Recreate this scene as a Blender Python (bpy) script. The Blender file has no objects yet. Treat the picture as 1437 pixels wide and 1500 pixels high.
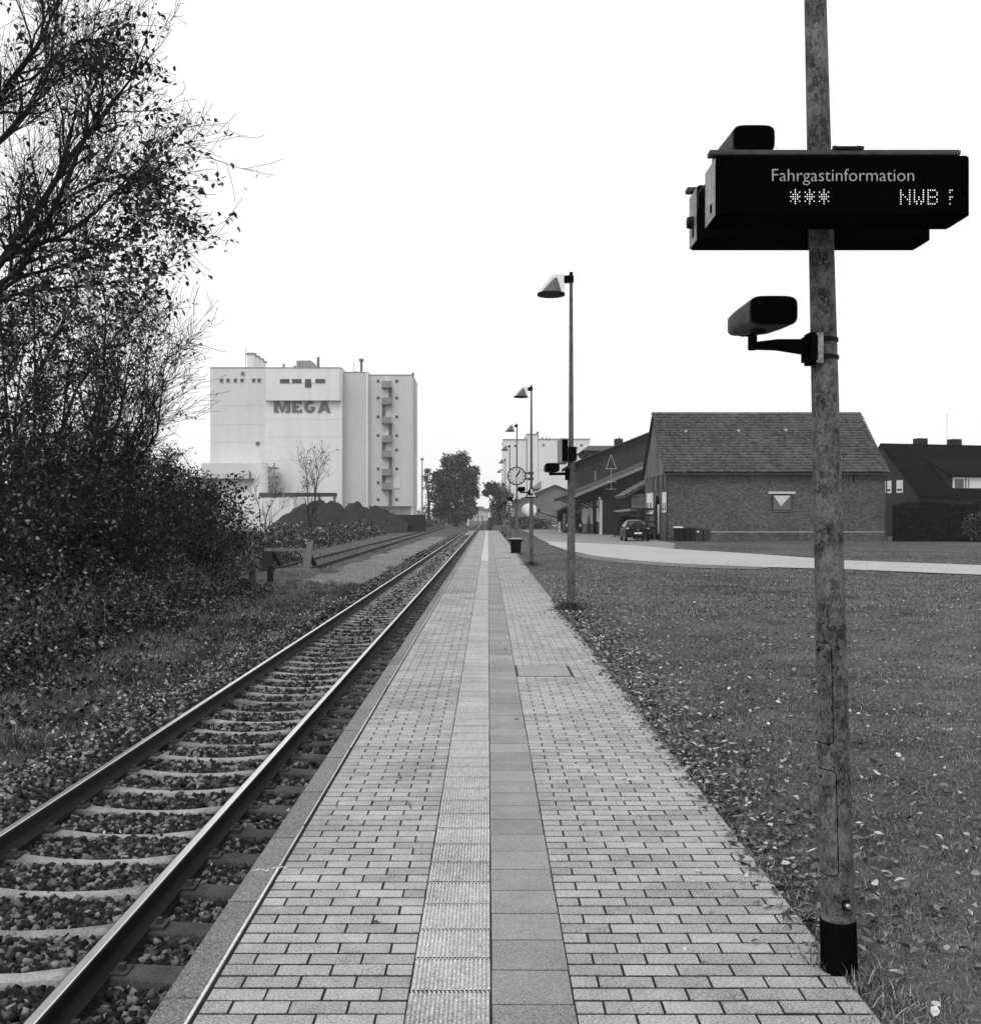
import bpy, bmesh, math, random
import numpy as np
from mathutils import Vector, Matrix
random.seed(11)
rng = np.random.default_rng(11)
PI = math.pi
S = bpy.context.scene
COL = S.collection

# ---------------------------------------------------------------- camera
EYE = 1.69          # metres above the platform paving
cam_d = bpy.data.cameras.new('camera')
cam = bpy.data.objects.new('camera', cam_d)
COL.objects.link(cam)
cam.location = (0, 0, EYE)
cam.rotation_euler = (PI / 2, 0, 0)
cam_d.sensor_fit = 'HORIZONTAL'
cam_d.sensor_width = 36
cam_d.lens = 36 * 1590 / 1437
cam_d.shift_x = 3.5 / 1437
cam_d.shift_y = 7.0 / 1437
cam_d.clip_start = 0.1
cam_d.clip_end = 6000
S.camera = cam

# ---------------------------------------------------------------- overcast sky
SUN_EL, SUN_AZ = math.radians(48), math.radians(205)
world = bpy.data.worlds.new('World')
S.world = world
world.use_nodes = True
wn, wl = world.node_tree.nodes, world.node_tree.links
wn.clear()
wo = wn.new('ShaderNodeOutputWorld')
bg = wn.new('ShaderNodeBackground')
sky = wn.new('ShaderNodeTexSky')
sky.sky_type = 'NISHITA'
sky.sun_disc = False
sky.sun_elevation = SUN_EL
sky.sun_rotation = SUN_AZ
sky.dust_density = 4.0
bw = wn.new('ShaderNodeRGBToBW')
mx = wn.new('ShaderNodeMix')
mx.data_type = 'FLOAT'
mx.inputs[0].default_value = 0.93       # closed cloud cover over the clear sky
mx.inputs[3].default_value = 11.0
wl.new(sky.outputs[0], bw.inputs[0])
wl.new(bw.outputs[0], mx.inputs[2])
wl.new(mx.outputs[0], bg.inputs['Color'])
bg.inputs['Strength'].default_value = 0.1
wl.new(bg.outputs[0], wo.inputs[0])

sun_d = bpy.data.lights.new('sun', 'SUN')
sun = bpy.data.objects.new('sun', sun_d)
COL.objects.link(sun)
sun_d.energy = 1.0
sun_d.angle = math.radians(30)
sun.location = (0, 0, 60)
# direction from which the light comes (behind the camera, to the left)
_d = Vector((math.sin(SUN_AZ) * math.cos(SUN_EL), math.cos(SUN_AZ) * math.cos(SUN_EL), math.sin(SUN_EL)))
sun.rotation_euler = _d.to_track_quat('Z', 'Y').to_euler()

S.view_settings.view_transform = 'Standard'
S.view_settings.look = 'None'
S.view_settings.exposure = 0.0
S.view_settings.gamma = 1.0
S.view_settings.use_curve_mapping = False
S.render.engine = 'CYCLES'
S.cycles.max_bounces = 6
S.cycles.diffuse_bounces = 3
S.cycles.transparent_max_bounces = 12
S.cycles.volume_bounces = 1
S.cycles.use_denoising = True

# ---------------------------------------------------------------- helpers
def gx(px, py):
    """ground point (platform level) seen at a pixel of the photograph"""
    D = 1590 * EYE / (py - 757.0)
    return ((px - 715) * D / 1590, D)
def wx(px, D): return (px - 715) * D / 1590
def wz(py, D): return EYE + (757 - py) * D / 1590

BASE = {}
def link(o):
    COL.objects.link(o)
    return o
def tag(o, label=None, cat=None, group=None, kind=None):
    if label: o['label'] = label
    if cat: o['category'] = cat
    if group: o['group'] = group
    if kind: o['kind'] = kind
    return o
def thing(name, base, label, cat, group=None):
    o = link(bpy.data.objects.new(name, None))
    o.empty_display_size = 0.1
    o.location = base
    BASE[o.name] = Vector(base)
    return tag(o, label, cat, group)
def base_of(p):
    return BASE.get(p.name, Vector((0, 0, 0))) if p else Vector((0, 0, 0))
def adopt(o, parent):
    if parent:
        o.parent = parent
        BASE[o.name] = base_of(parent)
    return o
def copy_tree(o, parent=None):
    c = o.copy()
    link(c)
    c.parent = parent
    for ch in o.children:
        copy_tree(ch, c)
    return c

def np_mesh(name, V, F, m, parent=None, kind=None, smooth=False):
    """one mesh object from numpy arrays (all faces with the same corner count)"""
    V = np.asarray(V, dtype=np.float32)
    F = np.asarray(F, dtype=np.int32)
    b = base_of(parent)
    me = bpy.data.meshes.new(name)
    n, k = F.shape
    me.vertices.add(len(V))
    me.vertices.foreach_set('co', (V - np.array(b, dtype=np.float32)).ravel())
    me.loops.add(n * k)
    me.loops.foreach_set('vertex_index', F.ravel())
    me.polygons.add(n)
    me.polygons.foreach_set('loop_start', np.arange(n, dtype=np.int32) * k)
    me.polygons.foreach_set('loop_total', np.full(n, k, dtype=np.int32))
    if smooth:
        me.polygons.foreach_set('use_smooth', np.ones(n, dtype=bool))
    me.materials.append(m)
    me.update(calc_edges=True)
    o = link(bpy.data.objects.new(name, me))
    adopt(o, parent)
    if kind: o['kind'] = kind
    return o

class MB:
    def __init__(s): s.v = []; s.f = []
    def add(s, vs, fs):
        n = len(s.v)
        s.v += [tuple(p) for p in vs]
        s.f += [tuple(i + n for i in f) for f in fs]
        return s
    def box(s, x0, x1, y0, y1, z0, z1):
        return s.add([(x0,y0,z0),(x1,y0,z0),(x1,y1,z0),(x0,y1,z0),(x0,y0,z1),(x1,y0,z1),(x1,y1,z1),(x0,y1,z1)],
                     [(0,3,2,1),(4,5,6,7),(0,1,5,4),(1,2,6,5),(2,3,7,6),(3,0,4,7)])
    def hexa(s, b, t):
        """box from four bottom and four top corners"""
        return s.add(list(b) + list(t), [(0,3,2,1),(4,5,6,7),(0,1,5,4),(1,2,6,5),(2,3,7,6),(3,0,4,7)])
    def beam(s, p0, p1, w, h, up=(0,0,1)):
        p0, p1 = Vector(p0), Vector(p1)
        d = (p1 - p0).normalized()
        u = Vector(up)
        if abs(d.dot(u)) > .98: u = Vector((0, 1, 0))
        r = d.cross(u).normalized() * (w / 2)
        u = r.cross(d).normalized() * (h / 2)
        return s.hexa([p0-r-u, p0+r-u, p0+r+u, p0-r+u], [p1-r-u, p1+r-u, p1+r+u, p1-r+u])
    def prism(s, pts, a0, a1, axis='y'):
        """polygon in the plane across `axis`, pushed from a0 to a1"""
        def P(p, a):
            return {'x': (a, p[0], p[1]), 'y': (p[0], a, p[1]), 'z': (p[0], p[1], a)}[axis]
        n = len(pts)
        return s.add([P(p, a0) for p in pts] + [P(p, a1) for p in pts],
                     [tuple(range(n))[::-1], tuple(range(n, 2*n))] + [(i, (i+1) % n, n+(i+1) % n, n+i) for i in range(n)])
    def tube(s, p0, p1, r0, r1=None, n=12, cap=True):
        r1 = r0 if r1 is None else r1
        p0, p1 = Vector(p0), Vector(p1)
        d = (p1 - p0).normalized()
        u = Vector((0, 0, 1)) if abs(d.z) < .95 else Vector((0, 1, 0))
        a = d.cross(u).normalized(); b = d.cross(a)
        vs = [p0 + (a*math.cos(t) + b*math.sin(t))*r0 for t in [2*PI*i/n for i in range(n)]]
        vs += [p1 + (a*math.cos(t) + b*math.sin(t))*r1 for t in [2*PI*i/n for i in range(n)]]
        fs = [(i, (i+1) % n, n+(i+1) % n, n+i) for i in range(n)]
        if cap: fs += [tuple(range(n))[::-1], tuple(range(n, 2*n))]
        return s.add(vs, fs)
    def pipe(s, pts, r, n=8):
        for a, b in zip(pts[:-1], pts[1:]):
            s.tube(a, b, r, r, n)
        return s
    def loft(s, rings, cap=True):
        n = len(rings[0]); vs = []; fs = []
        for r in rings: vs += [tuple(p) for p in r]
        for k in range(len(rings)-1):
            for i in range(n):
                fs.append((k*n+i, k*n+(i+1) % n, (k+1)*n+(i+1) % n, (k+1)*n+i))
        if cap: fs += [tuple(range(n))[::-1], tuple(range((len(rings)-1)*n, len(rings)*n))]
        return s.add(vs, fs)
    def lathe(s, c, prof, n=24):
        return s.loft([[(c[0]+r*math.cos(2*PI*i/n), c[1]+r*math.sin(2*PI*i/n), c[2]+z) for i in range(n)] for r, z in prof])
    def poly(s, pts):
        return s.add(pts, [tuple(range(len(pts)))])
    def build(s, name, m, parent=None, smooth=False, bevel=0, kind=None, seg=2):
        b = base_of(parent)
        me = bpy.data.meshes.new(name)
        me.from_pydata([(p[0]-b.x, p[1]-b.y, p[2]-b.z) for p in s.v], [], s.f)
        bm = bmesh.new(); bm.from_mesh(me)
        bmesh.ops.recalc_face_normals(bm, faces=bm.faces)
        if bevel:
            ed = [e for e in bm.edges if len(e.link_faces) == 2 and e.calc_face_angle(0) > .5]
            bmesh.ops.bevel(bm, geom=ed, offset=bevel, segments=seg, affect='EDGES', clamp_overlap=True)
        bm.to_mesh(me); bm.free()
        me.materials.append(m)
        if smooth:
            for p in me.polygons: p.use_smooth = True
            me.set_sharp_from_angle(angle=math.radians(40))
        o = link(bpy.data.objects.new(name, me))
        adopt(o, parent)
        if kind: o['kind'] = kind
        return o

def ring_sup(c, w, h, n=28, e=4.0, ax='xz'):
    """super-ellipse ring (rounded rectangle) in the x-z plane"""
    out = []
    for i in range(n):
        t = 2*PI*i/n
        ct, st = math.cos(t), math.sin(t)
        out.append((c[0] + w/2*math.copysign(abs(ct)**(2/e), ct), c[1], c[2] + h/2*math.copysign(abs(st)**(2/e), st)))
    return out

def text_part(txt, m, parent, origin, width, height, depth=.002, name='lettering', fat=0.0, plane='y'):
    """lettering as a thin solid fitted to width and cap height; origin is its lower left corner"""
    cu = bpy.data.curves.new(name, 'FONT')
    cu.body = txt; cu.size = 1; cu.offset = fat; cu.extrude = .05; cu.resolution_u = 3
    to = link(bpy.data.objects.new(name, cu))
    dg = bpy.context.evaluated_depsgraph_get()
    me = bpy.data.meshes.new_from_object(to.evaluated_get(dg))
    bpy.data.objects.remove(to); bpy.data.curves.remove(cu)
    co = np.zeros(len(me.vertices)*3); me.vertices.foreach_get('co', co); co = co.reshape(-1, 3)
    x0, x1 = co[:, 0].min(), co[:, 0].max()
    sx = width/(x1-x0); sz = height/0.70
    b = base_of(parent)
    out = np.empty_like(co)
    out[:, 0] = origin[0] + (co[:, 0]-x0)*sx - b.x
    out[:, 1] = origin[1] - co[:, 2]/.05*depth/2 - b.y
    out[:, 2] = origin[2] + co[:, 1]*sz - b.z
    me.vertices.foreach_set('co', out.ravel()); me.update()
    me.materials.clear(); me.materials.append(m)
    o = link(bpy.data.objects.new(name, me))
    return adopt(o, parent)

# ---- scatter helpers
def rotmats(yaw, pitch, roll):
    cy, sy, cp, sp, cr, sr = np.cos(yaw), np.sin(yaw), np.cos(pitch), np.sin(pitch), np.cos(roll), np.sin(roll)
    R = np.empty((len(yaw), 3, 3))
    # Rz(yaw) @ Rx(pitch) @ Ry(roll)
    R[:,0,0]=cy*cr-sy*sp*sr; R[:,0,1]=-sy*cp; R[:,0,2]=cy*sr+sy*sp*cr
    R[:,1,0]=sy*cr+cy*sp*sr; R[:,1,1]=cy*cp;  R[:,1,2]=sy*sr-cy*sp*cr
    R[:,2,0]=-cp*sr;         R[:,2,1]=sp;     R[:,2,2]=cp*cr
    return R
def scatter(tv, tf, pos, R, sc):
    tv = np.asarray(tv, float); tf = np.asarray(tf)
    sc = np.asarray(sc, float)
    if sc.ndim == 1: sc = sc[:, None].repeat(3, 1)
    V = np.einsum('nij,nkj->nki', R, tv[None]*sc[:, None, :]) + pos[:, None, :]
    F = tf[None] + (np.arange(len(pos))*len(tv))[:, None, None]
    return V.reshape(-1, 3), F.reshape(-1, tf.shape[1])
LEAF_V = [(0,0,0), (.20,.22,.07), (.27,.55,.13), (0,1,-.05), (-.27,.55,.11), (-.20,.22,.07), (0,.28,0), (0,.66,.03)]
LEAF_F = [(0,1,6), (6,1,2), (6,2,7), (7,2,3), (0,6,5), (6,4,5), (6,7,4), (7,3,4)]
LEAF4_V = [(0,0,0), (.30,.45,.10), (0,1,-.06), (-.30,.45,.10), (0,.5,0)]
LEAF4_F = [(0,1,2,4), (0,4,2,3)]
BLADE_V = [(-.5,0,0), (.5,0,0), (-.36,.10,.5), (.36,.10,.5), (0,.42,1)]
BLADE_F = [(0,1,3), (0,3,2), (2,3,4)]
def leaves_mesh(name, m, parent, pos, size, smin=.7, smax=1.3, kind=None, flat=None, fine=False):
    pos = np.asarray(pos, float); n = len(pos)
    yaw = rng.uniform(0, 2*PI, n)
    pit = rng.uniform(-1.3, .7, n) if flat is None else rng.normal(0, flat, n)
    rol = rng.uniform(-.9, .9, n) if flat is None else rng.normal(0, flat, n)
    s3 = size*rng.uniform(smin, smax, (n, 1))*np.stack([rng.uniform(.75, 1.25, n), np.ones(n), rng.uniform(-.6, 2.2, n)], 1)
    fine = fine or (flat is not None and size <= .0605)
    V, F = scatter(LEAF_V if fine else LEAF4_V, LEAF_F if fine else LEAF4_F, pos, rotmats(yaw, pit, rol), s3)
    return np_mesh(name, V, F, m, parent, kind)
def blades_mesh(name, m, parent, pos, h, w, lean=.45, kind='stuff'):
    pos = np.asarray(pos, float); n = len(pos)
    hh = h*rng.uniform(.55, 1.4, n)
    R = rotmats(rng.uniform(0, 2*PI, n), -np.abs(rng.normal(0, lean, n)), rng.normal(0, .2, n))
    sc = np.stack([w*rng.uniform(.7, 1.3, n), hh, hh], 1)
    V, F = scatter(BLADE_V, BLADE_F, pos, R, sc)
    return np_mesh(name, V, F, m, parent, kind)
def tubes_mesh(name, m, parent, segs, n=5, kind=None):
    """segs: list of (p0, p1, r0, r1) -> open tapering tubes in one mesh"""
    A = np.array([[*a, *b, r, q] for a, b, r, q in segs], float)
    p0, p1, r0, r1 = A[:, :3], A[:, 3:6], A[:, 6], A[:, 7]
    d = p1-p0; L = np.linalg.norm(d, axis=1, keepdims=True); d = d/np.maximum(L, 1e-9)
    u = np.where(np.abs(d[:, 2:3]) < .9, np.array([[0, 0, 1.]]), np.array([[1., 0, 0]]))
    a = np.cross(d, u); a /= np.linalg.norm(a, axis=1, keepdims=True); b = np.cross(d, a)
    t = np.arange(n)*2*PI/n
    off = a[:, None]*np.cos(t)[None, :, None] + b[:, None]*np.sin(t)[None, :, None]
    V = np.concatenate([p0[:, None]+off*r0[:, None, None], (p1+d*r1[:, None]*.5)[:, None]+off*r1[:, None, None]], 1)
    i = np.arange(n)
    tf = np.stack([i, (i+1) % n, n+(i+1) % n, n+i], 1)
    F = tf[None] + (np.arange(len(A))*2*n)[:, None, None]
    return np_mesh(name, V.reshape(-1, 3), F.reshape(-1, 4), m, parent, kind, smooth=True)

# ---------------------------------------------------------------- materials (a black and white world)
def mat(name, v, rough=.8, var=0, noise=(), bump=None, spec=.3, metal=0, lo=.15, alpha=1.0, trans=None, skew=None, streak=0):
    """grey procedural surface: v albedo, var per-piece variation, noise ((scale, amount[, detail]), ...), bump (scale, metres)"""
    m = bpy.data.materials.new(name); m.use_nodes = True
    nt = m.node_tree; N = nt.nodes; L = nt.links
    P = N['Principled BSDF']
    P.inputs['Roughness'].default_value = rough
    P.inputs['Specular IOR Level'].default_value = spec
    P.inputs['Metallic'].default_value = metal
    P.inputs['Alpha'].default_value = alpha
    P.inputs['Base Color'].default_value = (v, v, v, 1)
    g = N.new('ShaderNodeNewGeometry')
    def math_(op, a, b):
        n = N.new('ShaderNodeMath'); n.operation = op
        for i, x in enumerate((a, b)):
            if isinstance(x, (int, float)): n.inputs[i].default_value = x
            else: L.new(x, n.inputs[i])
        return n.outputs[0]
    f = None
    for nz in noise:
        t = N.new('ShaderNodeTexNoise')
        t.inputs['Scale'].default_value = nz[0]; t.inputs['Detail'].default_value = nz[2] if len(nz) > 2 else 4
        t.inputs['Roughness'].default_value = .6
        L.new(g.outputs['Position'], t.inputs['Vector'])
        x = math_('MULTIPLY', math_('SUBTRACT', t.outputs[0], .5), nz[1]*4)
        f = x if f is None else math_('ADD', f, x)
    if streak:
        mp = N.new('ShaderNodeMapping'); mp.inputs['Scale'].default_value = (1, 1, .045); L.new(g.outputs['Position'], mp.inputs[0])
        t = N.new('ShaderNodeTexNoise'); t.inputs['Scale'].default_value = .9; t.inputs['Detail'].default_value = 5; L.new(mp.outputs[0], t.inputs['Vector'])
        x = math_('MULTIPLY', math_('SUBTRACT', t.outputs[0], .5), streak*4)
        f = x if f is None else math_('ADD', f, x)
    if var:
        oi = N.new('ShaderNodeObjectInfo')
        r = math_('FRACT', math_('ADD', oi.outputs['Random'], g.outputs['Random Per Island']), 0)
        x = math_('MULTIPLY', math_('SUBTRACT', r, .5), var*2) if skew is None else math_('SUBTRACT', math_('MULTIPLY', math_('POWER', r, skew[0]), skew[1]), 1-skew[2])
        f = x if f is None else math_('ADD', f, x)
    if f is not None:
        f = math_('MULTIPLY', math_('MAXIMUM', math_('ADD', f, 1.0), lo), v)
        L.new(f, P.inputs['Base Color'])
    if bump:
        t = N.new('ShaderNodeTexNoise')
        t.inputs['Scale'].default_value = bump[0]; t.inputs['Detail'].default_value = 5
        L.new(g.outputs['Position'], t.inputs['Vector'])
        b = N.new('ShaderNodeBump'); b.inputs['Distance'].default_value = bump[1]; b.inputs['Strength'].default_value = 1
        L.new(t.outputs[0], b.inputs['Height']); L.new(b.outputs[0], P.inputs['Normal'])
    if trans:
        P.inputs['Transmission Weight'].default_value = trans
    return m

def brick_mat(name, v, mortar, bw_=.25, rh=.08, ms=.010, off=.5, big=.25, plane='xy_z', bumpd=.006):
    m = bpy.data.materials.new(name); m.use_nodes = True
    N, L = m.node_tree.nodes, m.node_tree.links
    P = N['Principled BSDF']; P.inputs['Roughness'].default_value = .9; P.inputs['Specular IOR Level'].default_value = .2
    g = N.new('ShaderNodeNewGeometry'); s = N.new('ShaderNodeSeparateXYZ'); c = N.new('ShaderNodeCombineXYZ')
    L.new(g.outputs['Position'], s.inputs[0])
    a = N.new('ShaderNodeMath'); a.operation = 'ADD'
    L.new(s.outputs[0], a.inputs[0]); L.new(s.outputs[1], a.inputs[1])
    L.new(a.outputs[0], c.inputs[0]); L.new(s.outputs[2], c.inputs[1])
    t = N.new('ShaderNodeTexBrick')
    t.offset = off
    for k, val in (('Scale', 1), ('Brick Width', bw_), ('Row Height', rh), ('Mortar Size', ms), ('Mortar Smooth', .2), ('Bias', 0)):
        t.inputs[k].default_value = val
    t.inputs['Color1'].default_value = (v*.6, v*.6, v*.6, 1)
    t.inputs['Color2'].default_value = (v*1.5, v*1.5, v*1.5, 1)
    t.inputs['Mortar'].default_value = (mortar, mortar, mortar, 1)
    L.new(c.outputs[0], t.inputs['Vector'])
    n = N.new('ShaderNodeTexNoise'); n.inputs['Scale'].default_value = .45; n.inputs['Detail'].default_value = 5
    L.new(g.outputs['Position'], n.inputs['Vector'])
    n2 = N.new('ShaderNodeTexNoise'); n2.inputs['Scale'].default_value = 5; n2.inputs['Detail'].default_value = 4
    L.new(g.outputs['Position'], n2.inputs['Vector'])
    q = N.new('ShaderNodeMath'); q.operation = 'MULTIPLY_ADD'; q.inputs[1].default_value = 4*big; q.inputs[2].default_value = 1-2*big
    L.new(n.outputs[0], q.inputs[0])
    q2 = N.new('ShaderNodeMath'); q2.operation = 'MULTIPLY_ADD'; q2.inputs[1].default_value = 1.6; q2.inputs[2].default_value = .2
    L.new(n2.outputs[0], q2.inputs[0])
    q3 = N.new('ShaderNodeMath'); q3.operation = 'MULTIPLY'
    L.new(q.outputs[0], q3.inputs[0]); L.new(q2.outputs[0], q3.inputs[1])
    mm = N.new('ShaderNodeVectorMath'); mm.operation = 'SCALE'
    L.new(t.outputs[0], mm.inputs[0]); L.new(q3.outputs[0], mm.inputs['Scale'])
    L.new(mm.outputs[0], P.inputs['Base Color'])
    b = N.new('ShaderNodeBump'); b.inputs['Distance'].default_value = bumpd; b.invert = True
    L.new(t.outputs['Fac'], b.inputs['Height']); L.new(b.outputs[0], P.inputs['Normal'])
    return m

def zinc_mat(name, lo, hi, sc=26):
    """galvanised steel: soft leaf-shaped spangle patches"""
    m = bpy.data.materials.new(name); m.use_nodes = True
    N, L = m.node_tree.nodes, m.node_tree.links
    P = N['Principled BSDF']; P.inputs['Roughness'].default_value = .6; P.inputs['Metallic'].default_value = .15
    P.inputs['Specular IOR Level'].default_value = .25
    tc = N.new('ShaderNodeTexCoord')
    mp = N.new('ShaderNodeMapping'); mp.inputs['Scale'].default_value = (1, 1, .62)
    L.new(tc.outputs['Object'], mp.inputs[0])
    nd = N.new('ShaderNodeTexNoise'); nd.inputs['Scale'].default_value = sc*1.5; nd.inputs['Detail'].default_value = 3
    L.new(mp.outputs[0], nd.inputs['Vector'])
    wv = N.new('ShaderNodeVectorMath'); wv.operation = 'MULTIPLY_ADD'; wv.inputs[1].default_value = (.055, .055, .055)
    L.new(nd.outputs['Color'], wv.inputs[0]); L.new(mp.outputs[0], wv.inputs[2])
    def mr(sock, a, b, w):
        r = N.new('ShaderNodeMapRange'); r.inputs[1].default_value = a; r.inputs[2].default_value = b; r.inputs[3].default_value = 0; r.inputs[4].default_value = w
        L.new(sock, r.inputs[0]); return r.outputs[0]
    def plus(a, b):
        q = N.new('ShaderNodeMath'); q.operation = 'ADD'; L.new(a, q.inputs[0]); L.new(b, q.inputs[1]); return q.outputs[0]
    acc = None
    for s_, w in ((sc*1.9, .42), (sc*3.6, .25)):
        v = N.new('ShaderNodeTexVoronoi'); v.feature = 'SMOOTH_F1'; v.inputs['Smoothness'].default_value = .25; v.inputs['Scale'].default_value = s_
        L.new(wv.outputs[0], v.inputs['Vector'])
        sp_ = N.new('ShaderNodeSeparateColor'); L.new(v.outputs['Color'], sp_.inputs[0])
        x = mr(sp_.outputs[0], .1, .9, w); acc = x if acc is None else plus(acc, x)
    n2 = N.new('ShaderNodeTexNoise'); n2.inputs['Scale'].default_value = sc*.25; n2.inputs['Detail'].default_value = 4
    L.new(tc.outputs['Object'], n2.inputs['Vector']); acc = plus(acc, mr(n2.outputs[0], .35, .65, .45))
    r = N.new('ShaderNodeMapRange'); r.inputs[1].default_value = .22; r.inputs[2].default_value = .90; r.clamp = True
    r.inputs[3].default_value = lo; r.inputs[4].default_value = hi
    L.new(acc, r.inputs[0]); L.new(r.outputs[0], P.inputs['Base Color'])
    return m

def sleeper_mat():
    """old concrete, stained dark by rust and brake dust near the rails and at the ends"""
    m = mat('sleeper', .27, .9, .25, ((5, .4), (60, .55), (1.3, .2)), (70, .004), spec=.1)
    N, L = m.node_tree.nodes, m.node_tree.links
    P = N['Principled BSDF']
    src = P.inputs['Base Color'].links[0].from_socket
    tc = N.new('ShaderNodeTexCoord'); s_ = N.new('ShaderNodeSeparateXYZ'); L.new(tc.outputs['Object'], s_.inputs[0])
    ab = N.new('ShaderNodeMath'); ab.operation = 'ABSOLUTE'; L.new(s_.outputs[0], ab.inputs[0])
    nz = N.new('ShaderNodeTexNoise'); nz.inputs['Scale'].default_value = 9; L.new(tc.outputs['Object'], nz.inputs['Vector'])
    ad = N.new('ShaderNodeMath'); ad.operation = 'MULTIPLY_ADD'; ad.inputs[1].default_value = .35; L.new(nz.outputs[0], ad.inputs[0]); L.new(ab.outputs[0], ad.inputs[2])
    r = N.new('ShaderNodeMapRange'); r.inputs[1].default_value = .60; r.inputs[2].default_value = .86; r.inputs[3].default_value = 1; r.inputs[4].default_value = .26
    L.new(ad.outputs[0], r.inputs[0])
    mu = N.new('ShaderNodeMath'); mu.operation = 'MULTIPLY'; L.new(src, mu.inputs[0]); L.new(r.outputs[0], mu.inputs[1])
    L.new(mu.outputs[0], P.inputs['Base Color'])
    return m

def emit_mat(name, v, e):
    m = mat(name, v, .5)
    P = m.node_tree.nodes['Principled BSDF']
    P.inputs['Emission Color'].default_value = (1, 1, 1, 1); P.inputs['Emission Strength'].default_value = e
    return m

M = {}
M['paver'] = mat('paver', .36, .85, .15, ((.8, .18), (4, .15), (14, .12), (260, .5), (115, .6)), (200, .003), spec=.1)
M['slab'] = mat('slab', .27, .85, .14, ((1.2, .16), (5, .12), (240, .5), (115, .45), (30, .12)), (200, .003), spec=.12)
M['tactile'] = mat('tactile', .49, .8, .06, ((1.6, .22), (130, .8), (24, .25)), (260, .002), spec=.12, lo=.12)
M['kerb'] = mat('kerb', .20, .85, .12, ((2, .12), (150, 1.0), (60, .3)), (180, .004), spec=.15, lo=.2)
M['white_line'] = mat('white_line', .62, .8, .1, ((25, .25), (4, .2)), spec=.2)
M['joint'] = mat('joint', .022, .95, 0, ((9, .35), (80, .4)), (120, .004), spec=.1)
M['wall_conc'] = mat('wall_conc', .22, .9, 0, ((2, .2), (20, .2)), (30, .004))
M['ground'] = mat('ground', .085, .95, 0, ((.05, .25), (.7, .3), (9, .4), (60, .35)), (14, .05), spec=.1)
M['lawn'] = mat('lawn', .088, .95, 0, ((.25, .5), (1.4, .5), (18, .45), (90, .45)), (30, .03), spec=.1)
M['bed'] = mat('bed', .05, .95, 0, ((2, .3), (28, .5), (70, .4)), (30, .05), spec=.1)
M['dry'] = mat('dry', .065, .95, 0, ((.5, .3), (6, .35), (45, .4)), (20, .04), spec=.1)
M['stone'] = mat('stone', .046, .85, 1, ((40, .35),), spec=.2, lo=.08, skew=(4, 6, .25))
M['sleeper'] = sleeper_mat()
M['rail'] = mat('rail', .022, .8, 0, ((3, .3), (60, .35)), (60, .001), spec=.12)
M['steel'] = mat('steel', .85, .32, 0, ((.7, .08), (6, .06)), metal=1)
M['rust'] = mat('rust', .05, .8, .3, ((20, .3),), spec=.2)
M['grass'] = mat('grass', .16, .8, 1, ((.3, .4), (1.7, .35)), spec=.2, skew=(2, 1.9, .35))
M['grass_tuft'] = mat('grass_tuft', .06, .8, 1, ((.5, .3),), spec=.2, skew=(2, 1.9, .3))
M['grass_dry'] = mat('grass_dry', .24, .85, .7, ((.5, .25),), spec=.15)
M['litter'] = mat('litter', .30, .8, 1, ((30, .3),), spec=.3, lo=.12, skew=(1.3, 1.7, .25))
M['litter_dark'] = mat('litter_dark', .10, .8, .9, ((30, .3),), spec=.2)
M['bark'] = mat('bark', .022, .9, 0, ((14, .35),), (30, .01), spec=.1)
M['twig'] = mat('twig', .024, .9, 0, ((6, .3),), spec=.1)
M['leaf'] = mat('leaf', .06, .7, 1, ((1.2, .2),), spec=.3, lo=.1, skew=(5, 5, .3))
M['leaf_dark'] = mat('leaf_dark', .034, .65, 1, ((.8, .3),), spec=.3, lo=.1, skew=(5, 6, .25))
M['bramble'] = mat('bramble', .042, .7, 1, ((.6, .35),), spec=.25, lo=.1, skew=(6, 8, .28))
M['leaf_far'] = mat('leaf_far', .062, .9, 1, ((.25, .35),), spec=.1, skew=(2.5, 2.4, .3))
M['zinc'] = zinc_mat('zinc', .018, .165, 42)
M['zinc_lamp'] = zinc_mat('zinc_lamp', .06, .14, 12)
M['black'] = mat('black', .008, .6, 0, ((30, .3),), spec=.12)
M['matt_black'] = mat('matt_black', .004, .9, 0, ((20, .3),), spec=.0)
M['screen'] = mat('screen', .002, .5, 0, spec=.0)
M['panel_metal'] = mat('panel_metal', .30, .5, 0, ((12, .5), (60, .6)), metal=.2)
M['bar_metal'] = mat('bar_metal', .06, .55, 0, ((25, .5), (90, .3)), metal=.2)
M['letter'] = mat('letter', .42, .6, 0, ((30, .08),))
M['led'] = emit_mat('led', .8, .75)
M['speaker_side'] = mat('speaker_side', .05, .6, 0, ((30, .5), (120, .6)), spec=.3)
M['lamp_shell'] = mat('lamp_shell', .30, .3, 0, ((6, .1),), spec=.3, alpha=.22)
M['reflector'] = mat('reflector', .07, .5, 0, ((9, .6),), metal=.2)
M['clock_face'] = mat('clock_face', .62, .4, 0, ((6, .06),))
M['white'] = mat('white', .78, .6, 0, ((3, .05),))
M['white_win'] = mat('white_win', .80, .5, 0, ((2, .05),))
M['glass'] = mat('glass', .03, .1, 0, ((.5, .3),), spec=.9)
M['barn_brick'] = brick_mat('barn_brick', .085, .15)
M['dark_brick'] = brick_mat('dark_brick', .02, .024)
M['mid_brick'] = brick_mat('mid_brick', .034, .042)
M['tile'] = mat('tile', .125, .85, .22, ((.35, .25), (3, .3), (14, .3)), (20, .02), spec=.15)
M['tile_dark'] = mat('tile_dark', .008, .9, .4, ((.4, .3), (5, .3)), spec=.0)
M['tile_mid'] = mat('tile_mid', .09, .85, .4, ((.3, .3), (4, .3)), spec=.2)
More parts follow.
